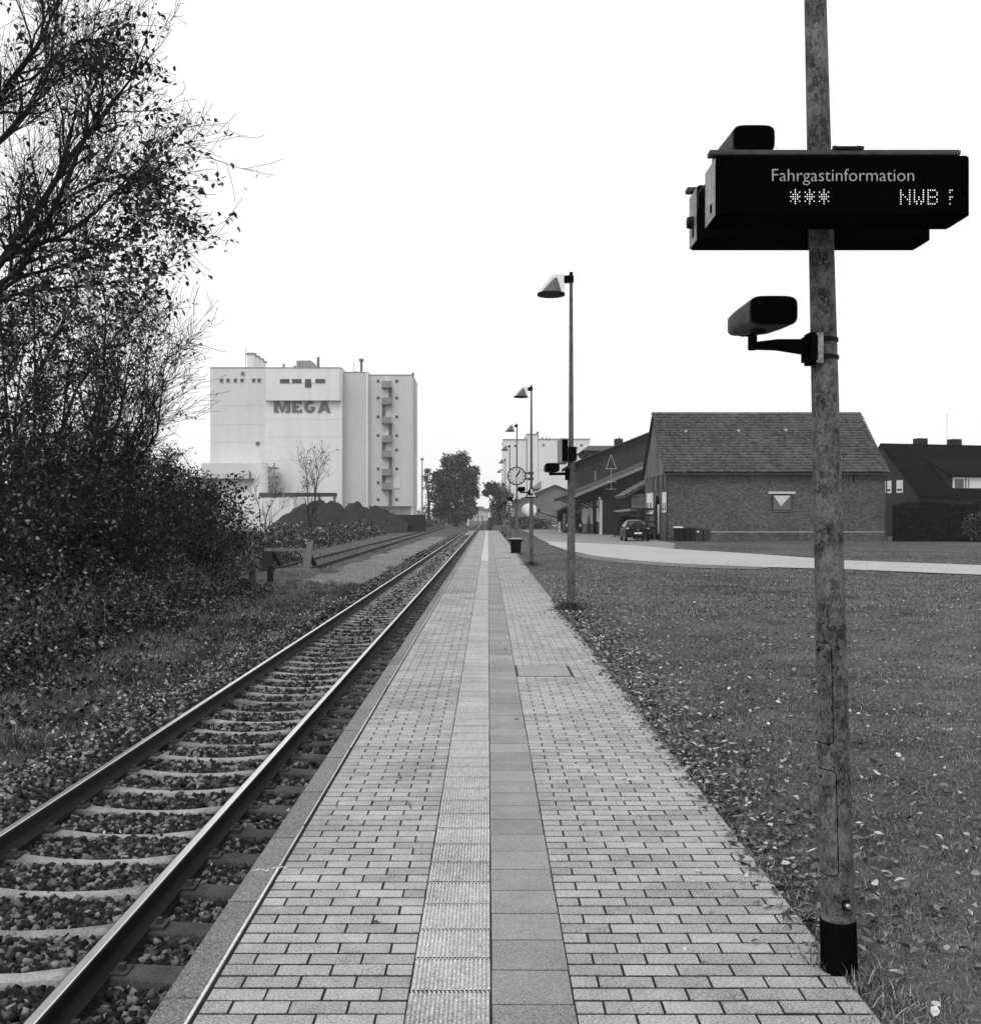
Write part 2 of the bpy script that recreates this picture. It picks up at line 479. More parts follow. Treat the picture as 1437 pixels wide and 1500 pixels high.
M['boards'] = mat('boards', .15, .9, .5, ((1.2, .3), (8, .25)), spec=.1)
M['dark_wood'] = mat('dark_wood', .028, .9, .3, ((3, .35),), spec=.1)
M['siding'] = mat('siding', .17, .9, .3, ((1, .2),), spec=.1)
M['pale'] = mat('pale', .66, .9, 0, ((.12, .06), (1.2, .06)), spec=.15, streak=.05)
M['pale2'] = mat('pale2', .74, .9, 0, ((.12, .06), (1.2, .06)), spec=.15, streak=.05)
M['pale3'] = mat('pale3', .57, .9, 0, ((.12, .06), (1.2, .06)), spec=.15, streak=.05)
M['mega_letter'] = mat('mega_letter', .15, .8, 0, ((.5, .08),))
M['mega_dark'] = mat('mega_dark', .13, .8, 0, ((.5, .1),))
M['win_dark'] = mat('win_dark', .05, .3, 0, ((.5, .2),), spec=.5)
M['grey_metal'] = mat('grey_metal', .28, .6, 0, ((.8, .15),), metal=.2)
M['dark_metal'] = mat('dark_metal', .035, .6, 0, ((4, .2),), spec=.3)
M['concrete'] = mat('concrete', .17, .9, 0, ((.2, .2), (1.5, .15), (8, .1)), spec=.15)
M['road'] = mat('road', .40, .9, 0, ((.12, .10), (.9, .10), (9, .12)), (40, .004), spec=.15)
M['yard'] = mat('yard', .23, .9, 0, ((.10, .15), (.8, .15), (9, .12)), (40, .004), spec=.15)
M['path'] = mat('path', .17, .95, 0, ((.4, .25), (3, .3), (20, .3)), (20, .02), spec=.1)
M['gravel'] = mat('gravel', .19, .95, 0, ((.5, .3), (5, .4), (40, .5)), (25, .03), spec=.1)
M['soil'] = mat('soil', .022, .95, 0, ((.4, .4), (3, .4)), (3, .12), spec=.1)
M['car'] = mat('car', .006, .3, 0, ((2, .1),), spec=.12)
M['tyre'] = mat('tyre', .012, .85, 0, ((20, .2),), spec=.1)
M['cloth'] = mat('cloth', .016, .9, 0, ((20, .3),), spec=.1)
M['skin'] = mat('skin', .35, .6, 0, ((20, .05),))
M['hedge'] = mat('hedge', .010, .85, .8, ((.6, .4),), spec=.06)
M['timber'] = mat('timber', .17, .9, 0, ((4, .3), (40, .3)), (40, .004), spec=.1)
M['far_house'] = mat('far_house', .45, .9, 0, ((.1, .2),), spec=.1)
# ---------------------------------------------------------------- ground, platform, track
PL_END = 134.0
def sheet(name, xs, ys, zf, m, kind='structure', smooth=True):
    X, Y = np.meshgrid(np.array(xs, float), np.array(ys, float))
    Z = zf(X, Y)
    V = np.stack([X, Y, Z], -1).reshape(-1, 3)
    nx, ny = len(xs), len(ys)
    i = np.arange(ny-1)[:, None]*nx + np.arange(nx-1)[None]
    F = np.stack([i, i+1, i+nx+1, i+nx], -1).reshape(-1, 4)
    return np_mesh(name, V, F, m, None, kind, smooth)
def wob(X, Y, a):
    return a*(np.sin(X*1.7+Y*.6)+np.sin(Y*1.1-X*.5+1)+.6*np.sin(X*4.1-Y*3.3)+.5*np.sin(Y*5.3+X*2.2))/3

gp_x = [-2500, -300, -60, -20, -12, -7, -5.6, -5.0, -4.5, -1.0, 1.24, 1.26, 60, 300, 2500]
gp_z = [-.70, -.70, -.70, -.66, -.66, -.72, -.78, -.86, -.96, -.97, -.97, -.08, -.08, -.08, -.08]
sheet('ground', gp_x, [-60, -20, 0, 20, 60, 120, 200, 400, 900, 2800], lambda X, Y: np.interp(X, gp_x, gp_z), M['ground'], smooth=False)
lx = np.concatenate([np.linspace(1.30, 10, 59), np.linspace(10.5, 45, 40)])
ly = np.concatenate([np.linspace(-4, 24, 141), np.linspace(24.5, 88, 80)])
LAWN = lambda X, Y: -.022 + wob(X, Y, .014) - .012*np.exp(-((X-1.3)/.12)**2)
sheet('lawn', lx, ly, LAWN, M['lawn'])
VX = np.linspace(-9.5, -4.3, 53); VY = np.concatenate([np.linspace(-2, 30, 160), np.linspace(30.6, 130, 120)])
VERGE = lambda X, Y: np.interp(X, [-9.5, -7, -5.6, -5.0, -4.5, -4.3], [-.62, -.68, -.75, -.83, -.925, -.955]) + wob(X, Y, .022)
sheet('verge', VX, VY, VERGE, M['dry'])
sheet('siding_gravel', np.linspace(-6.9, -4.75, 24), np.linspace(36, 129, 150), lambda X, Y: VERGE(X, Y)+.016-.05*np.maximum(0, (np.abs(X+5.8+.25*np.sin(Y*.5)+.2*np.sin(Y*1.3))-.75))-.02*np.maximum(0, 40-Y), M['gravel'])
BX = np.linspace(-5.0, -1.08, 60); BY = np.concatenate([np.linspace(-1, 30, 200), np.linspace(30.5, 420, 200)])
sheet('ballast_bed', BX, BY, lambda X, Y: np.interp(X, [-5.0, -4.6, -4.3, -3.4, -2.4, -1.08], [-.90, -.94, -.935, -.962, -.962, -.955]) + wob(X*3, Y*3, .008), M['bed'])

# --- road and yard
def flat_poly(name, pts, z, m):
    mb = MB(); mb.poly([(x, y, z) for x, y in pts])
    return tag(mb.build(name, m), kind='structure')
near = [gx(*p) for p in ((1800, 858), (1437, 842), (1240, 834), (1100, 830), (1000, 826), (930, 821), (870, 814), (830, 806), (805, 797.5))]
far = [gx(*p) for p in ((800, 792.5), (830, 794.5), (870, 796), (930, 799), (985, 804), (1100, 811), (1240, 821), (1437, 828), (1800, 842))]
ROAD = np.array(near + far)
flat_poly('bare_patch', [gx(*p) for p in ((838, 809.5), (900, 817), (960, 822), (1000, 825.5), (1060, 828), (1130, 831), (1110, 834), (1030, 832), (960, 828), (890, 822.5), (850, 816))], -.002, M['path'])
flat_poly('road', near + far, .004, M['road'])
flat_poly('yard', [gx(*p) for p in ((763, 776), (780, 783.2), (792, 790.5), (808, 797.8), (830, 801), (900, 806), (985, 805), (990, 796), (960, 791), (905, 785), (860, 776))], -.0035, M['yard'])
flat_poly('path', [(3.0, 200), (60, 215), (60, 232), (3, 222)], -.06, M['road'])

# --- platform body and paving
plat = MB()
plat.box(-1.02, 1.30, -4, PL_END, -.97, -.0032)
plat.box(-1.10, -1.02, -4, PL_END, -.97, -.14)
platform = tag(plat.build('platform', M['joint']), kind='structure')
def paver_mesh(name, w, d, m, c=.0035, h=.055, bev=True):
    a, b = w/2, d/2
    mb = MB()
    if bev:
        mb.loft([[(-a,-b,-h), (a,-b,-h), (a,b,-h), (-a,b,-h)], [(-a,-b,-c), (a,-b,-c), (a,b,-c), (-a,b,-c)],
                 [(-a+c,-b+c,0), (a-c,-b+c,0), (a-c,b-c,0), (-a+c,b-c,0)]])
        mb.f = [f for f in mb.f if f != (3, 2, 1, 0)]
    else:
        mb.box(-a, a, -b, b, -h, 0); mb.f = mb.f[1:]
    return mb
def data_of(mb, m, name):
    me = bpy.data.meshes.new(name); me.from_pydata(mb.v, [], mb.f); me.materials.append(m); me.update()
    return me
BP, RP = .2032, .1025          # brick and row pitch
JX, JY = .009, .0165
full = paver_mesh('b', BP-JX, RP-JY, None, c=.0016); half = paver_mesh('b', BP/2-JX, RP-JY, None, c=.0016)
me_full = data_of(full, M['paver'], 'paving_brick'); me_half = data_of(half, M['paver'], 'paving_brick_half')
COVERS = [(.302, .905, 11.45, 12.3), (.302, .905, 44.0, 45.0)]
spots = []
nrow = int((PL_END+4)/RP)
for r in range(nrow):
    y = -4 + (r+.5)*RP
    odd = r % 2
    # left field: half + three bricks, turned round every other row
    x = -.9895
    for k in range(4):
        h_ = (k == 0) if odd else (k == 3)
        w = BP/2 if h_ else BP
        spots.append((x+w/2, y, h_)); x += w
    x = .2985
    n = 6 if odd else 5
    for k in range(n):
        h_ = odd and k in (0, 5)
        w = BP/2 if h_ else BP
        cx = x+w/2; x += w
        if any(a < cx-.01 < b and c < y < d for a, b, c, d in COVERS):
            if cx+w/2 > .95: spots.append((.9081+.0508, y, True))
            continue
        spots.append((cx, y, h_))
vis = [s for s in spots if s[1] > 3.52]
for i, (x, y, h_) in enumerate(vis[:300]):
    o = link(bpy.data.objects.new('paving_brick', me_half if h_ else me_full))
    o.location = (x+random.gauss(0, .0006), y+random.gauss(0, .0007), random.gauss(0, .0006))
    o.rotation_euler = (random.gauss(0, .005), random.gauss(0, .003), random.gauss(0, .006))
    o.parent = platform
rest = [s for s in spots if s[1] <= 3.52] + vis[300:]
for nm, sel, tmpl in (('paving_bricks', [s for s in rest if not s[2]], full), ('paving_half_bricks', [s for s in rest if s[2]], half)):
    for far_ in (0, 1):
        q = np.array([(s[0], s[1]) for s in sel if (s[1] > 24) == bool(far_)])
        t = tmpl if not far_ else (paver_mesh('b', (BP if tmpl is full else BP/2)-JX, RP-JY, None, bev=False))
        n = len(q)
        pos = np.column_stack([q + rng.normal(0, .0007, (n, 2)), rng.normal(0, .0006, n)])
        V, F = scatter(t.v, [f for f in t.f], pos, rotmats(rng.normal(0, .005, n), rng.normal(0, .005, n), rng.normal(0, .003, n)), np.ones(n))
        np_mesh(nm, V, F, M['paver'], platform, 'stuff')
SP = .288
# ribbed guidance slabs
rib = MB(); nr = 18; w = SP-.004; x0 = -w/2; p = w/nr
prof = []
for k in range(nr):
    a = x0+k*p
    prof += [(a, -.0026), (a+p*.26, -.0026), (a+p*.38, .0045), (a+p*.84, .0045), (a+p*.96, -.0026)]
prof.append((x0+w, -.0026))
L_ = SP-.012
vs = [(x, -L_/2, z) for x, z in prof] + [(x, L_/2, z) for x, z in prof]
n_ = len(prof)
rib.add(vs, [(i, i+1, n_+i+1, n_+i) for i in range(n_-1)])
rib.add([(x0,-L_/2,-.0026), (x0+w,-L_/2,-.0026), (x0+w,-L_/2,-.05), (x0,-L_/2,-.05)], [(3,2,1,0)])
me_rib = data_of(rib, M['tactile'], 'tactile_slab')
flat = paver_mesh('s', SP-.005, SP-.013, None, c=.0015)
me_flat_t = data_of(flat, M['tactile'], 'tactile_slab_worn'); me_flat = data_of(flat, M['slab'], 'concrete_slab')
ns = int((PL_END+4)/SP)
rest_t, rest_s = [], []
cnt_t = cnt_s = 0
for k in range(ns):
    y = -4+(k+.5)*SP
    yt, ys_ = y+.08, y-.02
    for kind_, yy, xx in (('t', yt, -.1345), ('s', ys_, .1555)):
        if yy < 3.4 or (cnt_t if kind_ == 't' else cnt_s) >= 300:
            (rest_t if kind_ == 't' else rest_s).append((xx, yy, 0)); continue
        me = (me_rib if yy < 42 else me_flat_t) if kind_ == 't' else me_flat
        o = link(bpy.data.objects.new('tactile_slab' if kind_ == 't' else 'concrete_slab', me))
        o.location = (xx+random.gauss(0, .0006), yy, abs(random.gauss(0, .0006)) + .0003)
        o.rotation_euler = (random.gauss(0, .002), random.gauss(0, .002), random.gauss(0, .002))
        o.parent = platform
        if kind_ == 't': cnt_t += 1
        else: cnt_s += 1
for nm, q, m in (('tactile_slabs', rest_t, M['tactile']), ('concrete_slabs', rest_s, M['slab'])):
    q = np.array(q); n = len(q); z = np.zeros(n)
    V, F = scatter(flat.v, flat.f, q, rotmats(z, z, z), np.ones(n)); np_mesh(nm, V, F, m, platform, 'stuff')
# kerb stones with a pale line along their inner edge
KP = .95
kb = MB().box(-.068, .0715, -KP/2+.003, KP/2-.003, -.14, .004)
kb_me = None
for k in range(int((PL_END+4)/KP)):
    y = -4+(k+.5)*KP+.2
    if kb_me is None:
        o = kb.build('kerb_stone', M['kerb'], None, bevel=.008); kb_me = o.data
    else:
        o = link(bpy.data.objects.new('kerb_stone', kb_me))
    o.location = (-1.072, y, random.gauss(0, .001)); o.parent = platform
wl_ = MB()
y = -4
while y < 70:
    ln = random.uniform(.5, 2.4)
    wl_.box(-1.0115+random.uniform(0, .003), -1.0025+random.uniform(-.003, .001), y, y+ln, -.002, .0052)
    y += ln+random.choice((.004, .01, .05))
wl_.build('edge_line', M['white_line'], platform)
ck = MB()
for k in range(16):
    a = k/16; q = (-1.12+.15*a+random.gauss(0, .006), 5.16+.06*a+random.gauss(0, .008))
    ck.beam((q[0], q[1], .0062), (q[0]+random.uniform(.006, .02), q[1]+random.uniform(0, .008), .0062), random.uniform(.003, .011), .003)
ck.build('chalk_mark', M['white_line'], platform, kind='stuff')
for a, b, c, d in COVERS:
    o = MB().box(a+.02, b-.02, c+.02, d-.02, -.05, .006).build('cover_slab', M['slab'], platform, bevel=.006)
    fr = MB()
    for q in ((a, b, c, c+.012), (a, b, d-.012, d), (a, a+.012, c+.012, d-.012), (b-.012, b, c+.012, d-.012)): fr.box(*q, -.05, .003)
    fr.build('cover_frame', M['rust'], platform)

# --- main track
TC = -2.91; RAIL_Z = -.695; GAP = .69
def rail_profile(cx, z):
    h = [(-.075, -.16), (.075, -.16), (.075, -.148), (.018, -.132), (.009, -.12), (.009, -.05), (.034, -.038), (.036, -.006), (.028, -.0005), (-.028, -.0005), (-.036, -.006), (-.034, -.038), (-.009, -.05), (-.009, -.12), (-.018, -.132), (-.075, -.148)]
    return [(cx+a, z+b) for a, b in h]
track = thing('railway_track', (TC, 0, -.9), 'main railway track with shiny rails on concrete sleepers beside the platform edge', 'railway track')
for s in (-1, 1):
    cx = TC+s*.753
    cuts = list(np.arange(-4, 60, 2.0))+list(np.arange(60, 421, 12.0))
    r = MB().loft([[(a, y, b) for a, b in rail_profile(cx, RAIL_Z)] for y in cuts]).build('rail', M['rail'], track)
    MB().loft([[(cx-.0275, y, RAIL_Z+.0002), (cx+.0275, y, RAIL_Z+.0002), (cx+.022, y, RAIL_Z+.003), (cx-.022, y, RAIL_Z+.003)] for y in cuts]).build('running_surface', M['steel'], r)
sl = MB(); rings = []
for x, zt, w in ((-1.3, -.915, .11), (-1.22, -.875, .11), (-.92, -.857, .10), (-.62, -.857, .086), (-.50, -.866, .068), (-.28, -.888, .055), (0, -.896, .052), (.28, -.888, .055), (.50, -.866, .068), (.62, -.857, .086), (.92, -.857, .10), (1.22, -.875, .11), (1.3, -.915, .11)):
    rings.append([(x, -w-.035, -1.05), (x, w+.035, -1.05), (x, w, zt-.012), (x, w-.012, zt), (x, -w+.012, zt), (x, -w, zt-.012)])
sl.loft(rings)
me_sl = None
SL_Y0 = 3.30
ys_sl = [SL_Y0-4.14+GAP*k for k in range(296)]
clip = MB()
for y in ys_sl:
    if me_sl is None:
        o = sl.build('sleeper', M['sleeper'], None, smooth=False); me_sl = o.data
    else: o = link(bpy.data.objects.new('sleeper', me_sl))
    o.location = (random.gauss(0, .006), y+random.gauss(0, .012), .9+random.gauss(0, .004)); o.rotation_euler.z = random.gauss(0, .006)
    o.parent = track
    if y < 45:
        for s in (-1, 1):
            for q in (-1, 1):
                cx = TC+s*.753+q*.115
                clip.box(cx-.045, cx+.045, y-.07, y+.07, -.87, -.838)
                clip.box(cx-.018, cx+.018, y-.02, y+.02, -.84, -.805)
clip.build('rail_clips', M['rust'], track, kind='stuff')
# overgrown siding with its own sleepers
def sid_x(y): return -8.45 - .0076*(y-47)
sid = thing('railway_track', (-8.5, 50, -.8), 'rusty overgrown siding track running from the timber buffer stop', 'railway track')
for s in (-1, 1):
    mb = MB()
    yy = [46.5, 70, 95, 120, 160, 200, 260]
    mb.loft([[(sid_x(y)+s*.753+a, y, RAIL_Z+.20+b) for a, b in ((-.06, -.16), (.06, -.16), (.036, -.04), (.036, 0), (-.036, 0), (-.036, -.04))] for y in yy])
    r = mb.build('rail', M['rail'], sid)
    MB().loft([[(sid_x(y)+s*.753+a, y, RAIL_Z+.20+b) for a, b in ((-.025, .0005), (.03, .0005), (.024, .003), (-.02, .003))] for y in yy]).build('running_surface', M['bar_metal'], r)
sb = MB().box(-1.25, 1.25, -.11, .11, -.12, .06); me_sb = data_of(sb, M['timber'], 'sleeper')
for k in range(60):
    y = 47.5+k*1.3
    o = link(bpy.data.objects.new('sleeper', me_sb)); o.location = (sid_x(y)+8.5+random.gauss(0, .03), y-50, -.02+random.gauss(0, .02)); o.parent = sid
for y, dx in ((60, 1.55), (82, 1.7), (100, 1.7), (118, 1.9)):
    MB().beam((sid_x(y)+dx-.35, y, -.60), (sid_x(y)+dx+.45, y+.15, -.57), .10, .07).build('sleeper_end', M['siding'], sid)

# --- ballast stones
def stones(name, n, x0, x1, y0, y1, size, zf, keep_sleepers=True):
    x = rng.uniform(x0, x1, n); y = rng.uniform(y0, y1, n)
    ok = np.ones(n, bool)
    for s in (-1, 1): ok &= np.abs(x-(TC+s*.753)) > .085
    if keep_sleepers:
        ph = np.abs((y-ys_sl[0]+GAP/2) % GAP - GAP/2)
        inner = (np.abs(x-TC) < .72)
        ok &= ~(inner & (ph < .056+size*.25) & (rng.random(n) > .05)) & ~((~inner) & (x > TC) & (ph < .09) & (np.abs(x-TC) < 1.28) & (rng.random(n) > .3))
    x, y = x[ok], y[ok]; n = len(x)
    cube = np.array([(-1,-1,-1),(1,-1,-1),(1,1,-1),(-1,1,-1),(-1,-1,1),(1,-1,1),(1,1,1),(-1,1,1)], float)*.5
    F1 = np.array([(0,2,1),(0,3,2),(4,5,6),(4,6,7),(0,1,5),(0,5,4),(1,2,6),(1,6,5),(2,3,7),(2,7,6),(3,0,4),(3,4,7)])
    sc = size*np.stack([rng.uniform(.6, 1.45, n), rng.uniform(.55, 1.2, n), rng.uniform(.45, .95, n)], 1)
    V = cube[None]*rng.uniform(.45, 1.2, (n, 8, 3))*sc[:, None, :]
    R = rotmats(rng.uniform(0, 6.3, n), rng.normal(0, .7, n), rng.normal(0, .7, n))
    V = np.einsum('nij,nkj->nki', R, V) + np.stack([x, y, zf(x)+rng.uniform(-.008, .024, n)+np.where(x < TC-.86, .045, 0)], 1)[:, None]
    F = F1[None]+(np.arange(n)*8)[:, None, None]
    np_mesh(name, V.reshape(-1, 3), F.reshape(-1, 3), M['stone'], None, 'stuff')
zb = lambda x: np.interp(x, [-5.6, -5.0, -4.6, -4.3, -3.4, -2.4, -1.08], [-.77, -.86, -.905, -.885, -.926, -.926, -.926])
stones('ballast_stones', 25000, -4.75, -1.12, 3.0, 9.5, .050, zb)
stones('ballast_stones', 21000, -4.75, -1.12, 9.5, 22, .058, zb)
stones('ballast_stones', 10000, -4.7, -1.12, 22, 62, .08, zb)
stones('ballast_stones', 3500, -4.8, -1.12, 62, 150, .14, zb)
for nm in [o for o in COL.objects if o.name.startswith('ballast_stones')]:
    nm['label'] = 'dark crushed stone ballast between and beside the rails'; nm['category'] = 'ballast'
# ---------------------------------------------------------------- grass, litter, trees and bushes
def stuff(o, label, cat):
    return tag(o, label, cat, kind='stuff')
def samp(n, x0, x1, y0, y1): return rng.uniform(x0, x1, n), rng.uniform(y0, y1, n)
def lawn_pts(n, y0, y1):
    y = rng.uniform(y0, y1, n); x = 1.27 + rng.random(n)*(.50*y+1.2-1.3)
    return np.column_stack([x, y, LAWN(x, y)])
def off_road(P):
    """keep points outside the road, give or take a ragged edge"""
    q = P[:, :2]+rng.normal(0, .12, (len(P), 2)); ins = np.zeros(len(P), bool); n = len(ROAD)
    for i in range(n):
        (x1, y1), (x2, y2) = ROAD[i], ROAD[(i+1) % n]
        c = ((y1 > q[:, 1]) != (y2 > q[:, 1])) & (q[:, 0] < (x2-x1)*(q[:, 1]-y1)/((y2-y1) if y2 != y1 else 1e-9)+x1)
        ins ^= c
    return P[~ins]
def clump(P, amt):
    """drop some points so that tufts and thin spots remain"""
    f = np.sin(P[:, 0]*5.1+P[:, 1]*3.7)+np.sin(P[:, 0]*11.3-P[:, 1]*8.1)+np.sin(P[:, 1]*14.7+P[:, 0]*2.2)
    return P[rng.random(len(P)) < np.clip(1-amt+amt*.5*(f+1.2), .12, 1)]
pts = np.concatenate([clump(lawn_pts(68000, 2.4, 8), .45)])
stuff(blades_mesh('lawn_grass', M['grass'], None, pts, .028, .0040, .85), 'short mown grass of the lawn beside the platform', 'grass')
stuff(blades_mesh('lawn_grass', M['grass'], None, clump(lawn_pts(72000, 8, 18), .45), .030, .0062, .85), 'mown grass further out on the lawn', 'grass')
stuff(blades_mesh('lawn_grass', M['grass'], None, clump(off_road(lawn_pts(60000, 18, 60)), .5), .055, .016, .7), 'mown grass far out on the lawn towards the road', 'grass')
# tufts along the paving edge and round the poles
def tuft(n, cx, cy, sx, sy, z): return np.column_stack([rng.normal(cx, sx, n), rng.normal(cy, sy, n), np.full(n, z)])
e = np.concatenate([tuft(220, 1.42, 3.85, .09, .14, -.02), tuft(120, 1.30, 4.12, .06, .06, -.01), tuft(260, 1.52, 19.7, .10, .16, -.02), tuft(160, 1.51, 37.6, .12, .2, -.02)])
stuff(blades_mesh('tuft_grass', M['grass'], None, e, .075, .0055, .6), 'longer grass tufts round the foot of the sign pole', 'grass')
y = rng.uniform(2.6, 60, 9000); x = 1.31+np.abs(rng.normal(0, .05, 9000))*np.where(rng.random(9000) < .3, -1.2, 1)
stuff(blades_mesh('edge_grass', M['grass'], None, np.column_stack([x, y, np.full(9000, -.012)]), .055, .006, .8), 'ragged grass creeping over the edge of the paving', 'grass')
stuff(blades_mesh('lamp_foot_grass', M['grass_tuft'], None, np.concatenate([tuft(420, 1.53, 19.7, .13, .18, -.02), tuft(260, 1.52, 37.8, .15, .22, -.02)]), .20, .010, .55), 'dark long grass round the feet of the lamp posts', 'grass')
# fallen leaves
def litter(name, n, xf, y0, y1, size, m, label, z=.004):
    y = y0+(y1-y0)*rng.random(n)**1.0; x = xf(n, y)
    zz = np.where(x > 1.31, LAWN(x, y)+rng.uniform(.012, .04, n), z)
    o = leaves_mesh(name, m, None, np.column_stack([x, y, zz]), size, .5, 1.25, flat=.32)
    return stuff(o, label, 'fallen leaves')
edge = lambda n, y: 1.33+np.abs(rng.normal(0, .20, n))-rng.random(n)*.08
wide = lambda n, y: 1.3+rng.random(n)*(.5*y+.6)
litter('fallen_leaves', 500, edge, 4.5, 12, .05, M['litter'], 'pale fallen leaves along the lawn edge of the paving')
litter('fallen_leaves', 3800, lambda n, y: 1.33+np.abs(rng.normal(0, .32, n))-rng.random(n)*.12, 4.2, 22, .055, M['litter_dark'], 'dark fallen leaves heaped along the lawn edge')
litter('fallen_leaves', 900, lambda n, y: 1.34+np.abs(rng.normal(0, .3, n)), 12, 24, .065, M['litter'], 'pale fallen leaves strewn beyond the manhole cover')
litter('fallen_leaves', 2600, wide, 3.2, 40, .05, M['litter'], 'pale fallen leaves scattered over the lawn')
litter('fallen_leaves', 2000, lambda n, y: 1.33+rng.exponential(.9, n), 4.2, 30, .05, M['litter'], 'pale fallen leaves drifting out from the paving onto the lawn')
litter('fallen_leaves', 1200, wide, 4, 30, .06, M['litter_dark'], 'dark fallen leaves scattered over the lawn')
litter('fallen_leaves', 140, lambda n, y: rng.uniform(-.95, 1.3, n), 4.5, 40, .05, M['litter_dark'], 'single dark leaves lying on the paving', .006)
litter('fallen_leaves', 130, lambda n, y: 1.3-np.abs(rng.normal(0, .3, n)), 4, 20, .04, M['litter'], 'single pale leaves lying on the paving', .006)
litter('leaf_heap', 500, lambda n, y: rng.normal(1.42, .16, n), 17.8, 20.2, .06, M['litter_dark'], 'dark leaves heaped at the foot of the nearest lamp post')
# leaves and weeds on the far side of the track
n = 5200; x = -4.30-np.abs(rng.normal(0, .42, n)); y = 4+30*rng.random(n)**1.3
stuff(leaves_mesh('fallen_leaves', M['litter'], None, np.column_stack([x, y, np.maximum(VERGE(x, y), zb(x))+rng.uniform(.035, .10, n)]), .060, .4, 1.3, flat=.6), 'pale dead leaves on the verge left of the track', 'fallen leaves')
n = 5000; x = rng.uniform(-8.5, -4.2, n); y = rng.uniform(4, 40, n)
stuff(leaves_mesh('fallen_leaves', M['litter_dark'], None, np.column_stack([x, y, VERGE(x, y)+rng.uniform(.02, .1, n)]), .06, .5, 1.3, flat=.6), 'dark dead leaves on the verge left of the track', 'fallen leaves')
n = 110; x = rng.uniform(-4.3, -1.2, n); y = rng.uniform(4, 26, n)
stuff(leaves_mesh('fallen_leaves', M['litter'], None, np.column_stack([x, y, zb(x)+.045]), .05, .4, 1.1, flat=.5), 'single pale leaves caught in the ballast', 'fallen leaves')
def verge_pts(n, x0, x1, y0, y1):
    x, y = samp(n, x0, x1, y0, y1); return clump(np.column_stack([x, y, VERGE(x, y)-.01]), .75)
stuff(blades_mesh('verge_grass', M['grass'], None, np.concatenate([verge_pts(24000, -7.6, -4.65, 5, 20), verge_pts(22000, -8.2, -4.6, 20, 48)]), .10, .007, .75), 'rough grass on the verge left of the track', 'grass')
stuff(blades_mesh('verge_grass', M['grass_dry'], None, np.concatenate([verge_pts(9000, -7.8, -4.6, 7, 24), verge_pts(16000, -7.5, -4.5, 24, 60)]), .12, .008, .7), 'dry pale grass between the main track and the siding', 'grass')
y = rng.uniform(48, 130, 18000); x = rng.uniform(-12.5, -4.4, 18000)
stuff(blades_mesh('verge_grass', M['grass_dry'], None, np.column_stack([x, y, np.where(x > -9.5, VERGE(x, y), -.66)-.02]), .10, .022, .7), 'dry pale grass growing over the siding', 'grass')

# coarse dark tufts standing out of the verge
T = []
for _ in range(260):
    cx, cy = random.uniform(-7.4, -4.7), random.uniform(5, 40)
    if random.random() < .35: cx = random.gauss(-5.0, .25)
    n = random.randint(25, 70); s_ = random.uniform(.05, .16)
    T.append(np.column_stack([rng.normal(cx, s_, n), rng.normal(cy, s_, n), np.full(n, float(VERGE(cx, cy))-.01)]))
stuff(blades_mesh('verge_tufts', M['grass_tuft'], None, np.concatenate(T), .21, .009, .6), 'coarse dark grass tufts on the verge left of the track', 'grass')
T = []
for _ in range(60):
    cx, cy = random.uniform(-6.6, -4.6), random.uniform(6, 30); n = random.randint(20, 60)
    T.append(np.column_stack([rng.normal(cx, .16, n), rng.normal(cy, .2, n), float(VERGE(cx, cy))+rng.uniform(.02, .2, n)]))
stuff(leaves_mesh('verge_weeds', M['bramble'], None, np.concatenate(T), .085, fine=True), 'broad-leaved weeds in patches on the verge', 'weeds')

